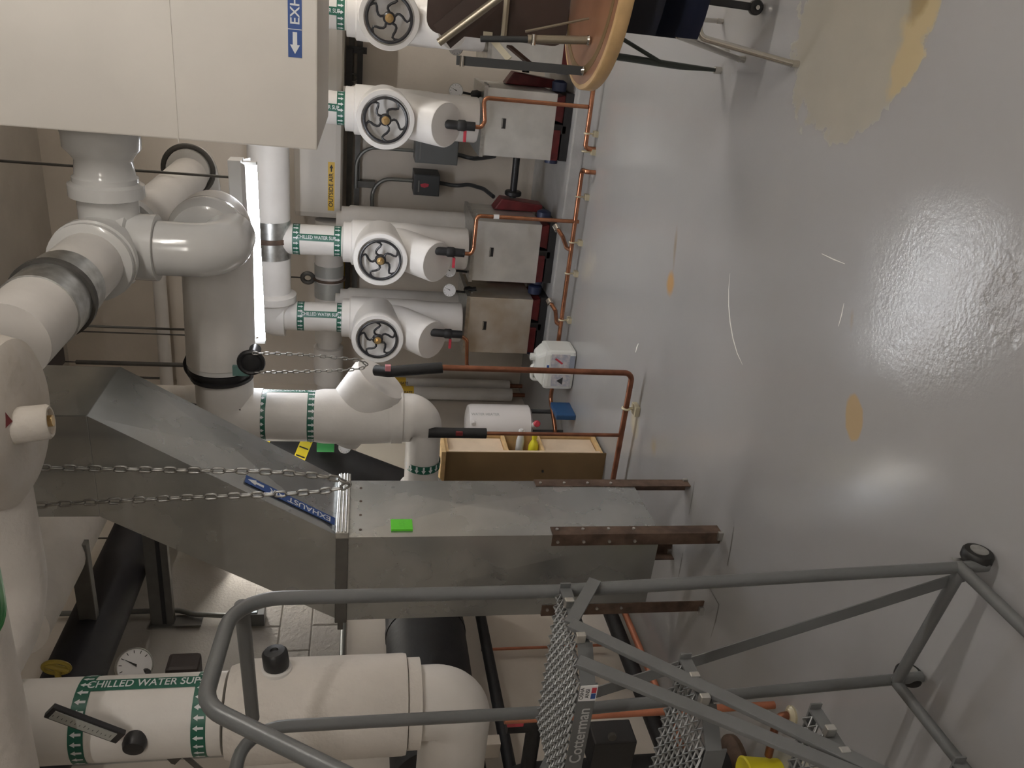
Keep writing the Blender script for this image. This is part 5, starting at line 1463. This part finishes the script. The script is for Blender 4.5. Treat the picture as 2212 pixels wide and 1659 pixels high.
# thinner black pipe below it
p0, p1 = at(1037, 1338, X=-3.2), at(1072, 1500, X=-3.2)
zq = (p0.z + p1.z) / 2
t = thing('black_line', 'slim black insulated pipe below the black main on the left wall', 'pipe', (-3.2, 3.2, zq))
bm = NB(); tube(bm, [(-3.2, 2.3, p1.z + (p1.z - p0.z) * .2), (-3.2, 4.6, p0.z)], .031, 16); obj('foam_sleeve', bm, M_FOAM, t)
p = at(1403, 1403, X=-3.33)
xk = at(1060, 1404, X=-3.34)
t = thing('thin_copper_line', 'thin reddish copper line dropping down the left wall', 'pipe', (-3.34, xk.y, .1))
bm = NB(); tube(bm, [(-3.335, xk.y, .12), (-3.335, xk.y, xk.z + .04)], .0085, 10); obj('copper_tube', bm, M_COPP, t)
bm = NB(); tube(bm, [(-3.335, xk.y, xk.z + .03), (-3.335, xk.y, zq)], .010, 10); obj('foam_sleeve', bm, M_FOAM, t)
# base of the wall: black pipe with a copper pipe beside it
pa, pb = at(1352, 1345, Z=.06), at(1408, 1455, Z=.06)
xk2 = (pa.x + pb.x) / 2
t = thing('skirting_copper_pipe', 'orange copper pipe lying along the foot of the left wall', 'pipe', (xk2, 3.3, .03))
bm = NB(); tube(bm, [(xk2, 2.5, .055), (xk2, 5.2, .055)], .0185, 14); obj('copper_tube', bm, M_COPP, t)
bm = NB(); tube(bm, [(xk2 - .055, 2.45, .115), (xk2 - .055, 5.2, .115)], .042, 16)
tag(obj('skirting_black_pipe', bm, M_FOAM, loc=(xk2 - .055, 3.3, .115)), 'black insulated pipe beside the copper pipe at the foot of the left wall', 'pipe')
# upright copper pipe near the ladder
pt, pbm = at(1235, 1546, X=-2.75), at(1672, 1523, Z=.0)
t = thing('copper_standpipe', 'upright orange copper pipe seen between the ladder bars', 'pipe', (pbm.x, pbm.y, 0))
ptt = at(1235, 1546, Y=pbm.y)
bm = NB(); tube(bm, [(pbm.x, pbm.y, .0), (pbm.x, pbm.y, ptt.z + .25)], .0145, 14); obj('copper_tube', bm, M_COPP, t)
# black vertical insulated pipe in the bottom-left corner with valve parts
q = at(1590, 1655, Z=0)
t = thing('black_standpipe', 'fat black insulated standpipe in the bottom left corner behind the ladder', 'pipe', (q.x, q.y, 0))
qt = at(1075, 1650, Y=q.y)
bm = NB(); tube(bm, fillet([(q.x, q.y, .01), (q.x, q.y, qt.z - .04), (q.x - .35, q.y + .02, qt.z - .04)], .12), .070, 24); obj('foam_sleeve', bm, M_FOAM, t)
bm = NB(); lathe(bm, (q.x, q.y, 0), (0, 0, 1), [(.125, 0), (.125, .02), (.10, .04), (.075, .05)], 28); obj('floor_flange', bm, M_RUST, t)
v1 = at(1320, 1600, Y=q.y - .03)
bm = NB(); box(bm, v1 + V((-.10, -.05, -.085)), v1 + V((.045, .06, .085))); vb = obj('valve_block', bm, M_BLK, t, bev=.006)
p = at(1322, 1590, Y=q.y - .082); bm = NB(); cyl(bm, p + V((0, .004, 0)), p + V((0, -.010, 0)), .016, 16); obj('valve_gauge', bm, M_STEEL, vb)
v2 = at(1110, 1570, Y=q.y)
bm = NB(); tube(bm, fillet([V((q.x, q.y, v2.z - .08)), V((v2.x + .01, q.y, v2.z - .08)), V((v2.x + .01, q.y, v2.z + .03))], .03), .030, 16); obj('side_branch', bm, M_FOAM, t)
v3 = at(1112, 1562, Y=q.y - .04)
bm = NB(); box(bm, v3 + V((-.014, -.008, -.034)), v3 + V((.014, .008, .030))); obj('valve_handle', bm, M_RED, t, bev=.005, label='bright red lever')
v4 = at(1055, 1620, Y=q.y + .15)
bm = NB(); box(bm, v4 + V((-.05, 0, -.05)), v4 + V((.03, .05, .05))); tag(obj('wall_box', bm, M_WALL, loc=v4, bev=.004), 'small beige box beside the chilled water elbow', 'box')
# yellow float and copper stubs on the floor
p = at(1690, 1652, Z=.0)
t = thing('yellow_bucket', 'yellow plastic pail cut by the bottom left edge behind the ladder', 'pail', p)
bm = NB(); lathe(bm, p + V((-.05, 0, 0)), (0, 0, 1), [(.055, 0), (.070, .13), (.073, .14), (.066, .145), (.06, .14)], 26); obj('pail_body', bm, M_BOTY, t)
p = at(1712, 1545, Z=0)
t = thing('floor_stub', 'short copper stub with a yellowed collar on the floor behind the ladder steps', 'pipe', p)
bm = NB(); tube(bm, fillet([p + V((0, 0, 0)), p + V((0, 0, .06)), p + V((-.18, -.02, .06))], .03), .015, 12); obj('copper_tube', bm, M_COPD, t)
bm = NB(); lathe(bm, p, (0, 0, 1), [(.035, 0), (.035, .008), (.022, .02), (.018, .02)], 18); obj('floor_collar', bm, M_CLAMP, t)
# horizontal silver trim between blocks and panel, short conduit box
bm = NB(); cyl(bm, (XL + .03, 3.2, 1.646), (XL + .03, 5.0, 1.646), .017, 12); tag(obj('wall_conduit', bm, M_COND, loc=(XL + .03, 4.1, 1.646)), 'silver conduit running level along the left block wall', 'conduit')
# conduit on the left wall, dropping to a small box
xw = XL + .045
pp = [at(275, 1322, X=xw), at(385, 1318, X=xw), at(420, 1327, X=xw), at(490, 1330, X=xw), at(535, 1332, X=xw)]
yy0 = pp[0].y
bm = NB(); tube(bm, fillet([V((xw, pp[0].y, ZC - .6)), V((xw, pp[1].y, pp[1].z)), V((xw, pp[2].y, pp[2].z)), V((xw, pp[4].y, pp[4].z))], .12), .015, 10)
tag(obj('wall_conduit', bm, M_COND, loc=pp[0]), 'grey conduit coming down the left wall to a junction box', 'conduit')
p = pp[4]; bm = NB(); box(bm, (XL + .013, p.y - .05, p.z - .10), (XL + .10, p.y + .05, p.z + .0))
t = thing('junction_box', 'small junction box with a pale blue face on the left block wall', 'electrical box', (XL + .013, p.y, p.z - .1)); obj('box_body', bm, M_BOXG, t, bev=.004)
bm = NB(); box(bm, (XL + .03, p.y - .04, p.z - .06), (XL + .108, p.y + .04, p.z + .025)); obj('cover', bm, mat('pale_blue_metal', (.42, .47, .52), .35, metal=.5), t, bev=.004)
# strut bracket from the wall supporting the offset duct, and an upper trapeze
a = at(360, 1338, X=XL + .02)
t = thing('wall_bracket', 'grey strut bracket reaching from the left wall to the sheet metal duct', 'bracket', a)
bm = NB(); box(bm, (XL + .012, a.y - .045, a.z - .05), (-1.86, a.y + .0, a.z + .075)); obj('channel', bm, M_STRUT, t, bev=.003)
bm = NB(); box(bm, (XL + .03, a.y - .050, a.z - .012), (-1.86, a.y - .046, a.z + .010)); obj('channel_slot', bm, M_BLK, t)
bm = NB(); box(bm, (XL + .012, a.y - .06, a.z - .20), (XL + .022, a.y + .03, a.z + .085)); obj('wall_plate', bm, M_STRUT, t)
c = at(166, 1172, Y=3.35)
t = thing('trapeze_strut', 'dark grey trapeze channel below the white pipes at upper left', 'bracket', c)
bm = NB(); box(bm, (XL + .012, 3.33, c.z - .045), (c.x, 3.375, c.z + .035)); obj('channel', bm, M_STRUT, t, bev=.003)
bm = NB(); cyl(bm, (c.x - .03, 3.352, c.z + .036), (c.x - .03, 3.352, ZC - .01), .008, 8); obj('hanger_rod', bm, M_STEEL, t)
# dark pipe and white pipe running toward the back above the trapeze
pA, pB = at(290, 1160, X=-3.02), at(168, 1445, X=-3.02)
t = thing('dark_run', 'dark navy insulated pipe running high along the left wall', 'pipe', (-3.02, 3.4, (pA.z + pB.z) / 2))
bm = NB(); tube(bm, [(-3.02, 2.2, (pA.z + pB.z) / 2), (-3.02, 6.0, (pA.z + pB.z) / 2)], .135, 30); obj('foam_sleeve', bm, M_NAVYF, t)
c2 = at(122, 1442, X=-2.62)
t = thing('yellow_ring', 'dirty yellow ring handle in front of the dark insulated pipe', 'handle', c2)
M_DYEL = mat('dirty_yellow', (.30, .22, .03), .6)
bm = NB(); torus(bm, c2, (.35, 1, 0), .050, .009, 28, 8); obj('ring', bm, M_DYEL, t)
bm = NB(); cyl(bm, c2 + V((.02, 0, .045)), c2 + V((-.02, 0, -.045)), .013, 10); obj('cross_bar', bm, M_DYEL, t)
bm = NB(); cyl(bm, c2, V((-2.905, c2.y, c2.z)), .012, 10); obj('stem', bm, M_DYEL, t)
pE = at(225, 1130, X=-2.45)
t = thing('upper_white_pipe', 'white insulated pipe above the dark one at upper left, half behind the duct', 'pipe', (-2.45, 3.6, pE.z + .14))
bm = NB(); tube(bm, [(-2.50, 2.85, pE.z + .20), (-2.50, 3.95, pE.z + .20)], .165, 30); obj('pipe_jacket', bm, M_CANV, t)
# high thin pipes and rods at the back
a, b_ = at(349, 640, Y=6.6), at(361, 850, Y=6.6)
bm = NB(); tube(bm, [(a.x + .9, 6.6, a.z), (b_.x - .5, 6.6, b_.z)], .052, 18); tag(obj('thin_white_pipe', bm, M_JACK, loc=(a.x, 6.6, a.z)), 'thin white level pipe high on the back wall', 'pipe')
a, b_ = at(395, 640, Y=6.9), at(418, 860, Y=6.9)
bm = NB(); box(bm, (b_.x - .6, 6.88, a.z - .07), (a.x + .9, 7.14, a.z + .10)); tag(obj('wall_ledge', bm, M_WALL, loc=(a.x, 7.0, a.z)), 'beige painted ledge along the back wall below the thin white pipe', 'ledge')
for (x0_, y0, x1_, y1, r_, lab) in ((120, 714, 410, 720, .006, 'thin dark hanger rod left of the glossy drop pipe'), (165, 782, 415, 788, .018, 'thick dark hanger rod above the butterfly valve'), (285, 815, 345, 819, .009, 'short thin rod beside the slanted duct')):
    a, b_ = at(x0_, y0, Y=6.2), at(x1_, y1, Y=6.2)
    bm = NB(); tube(bm, [V((a.x, 6.2, ZC)), V((a.x, 6.2, a.z + .01)), V((a.x, 6.2, a.z)), V((a.x, 6.2, b_.z))], [.005, .005, r_, r_], 10); tag(obj('hanger_rod', bm, M_STEEL, loc=(a.x, 6.2, b_.z)), lab, 'rod')
bm = NB(); a = at(75, 705, Y=5.6); b_ = at(126, 800, Y=5.6)
box(bm, (b_.x, 5.45, b_.z), (a.x + .05, 5.75, ZC - .001)); tag(obj('steel_stub', bm, mat('dark_brown_steel', (.045, .036, .036), .5), loc=((a.x + b_.x) / 2, 5.6, b_.z)), 'dark brown steel beam stub under the ceiling behind the near pipe', 'beam')
# cable loop and stained sleeve beside the butterfly valve
bm = NB(); tube(bm, fillet([at(408, 762, Y=4.2), at(398, 785, Y=4.2), at(402, 800, Y=4.2), at(422, 828, Y=4.25)], .05), .010, 10); tag(obj('cable_loop', bm, M_BLK, loc=at(398, 785, Y=4.2)), 'short black cable loop left of the butterfly valve', 'cable')
a = at(415, 850, Y=4.9)
bm = NB(); tube(bm, [V((a.x + .02, 4.9, ZC)), V((a.x, 4.9, a.z + .05)), V((a.x, 4.9, a.z - .05)), V((a.x - .03, 4.9, a.z - .15))], [.05, .05, .07, .08], 22); tag(obj('stained_sleeve', bm, M_STAINC, loc=a), 'brown-stained pipe sleeve behind the slanted duct beside the butterfly valve', 'pipe')

print('objects', len(bpy.data.objects), 'blocks', nb)
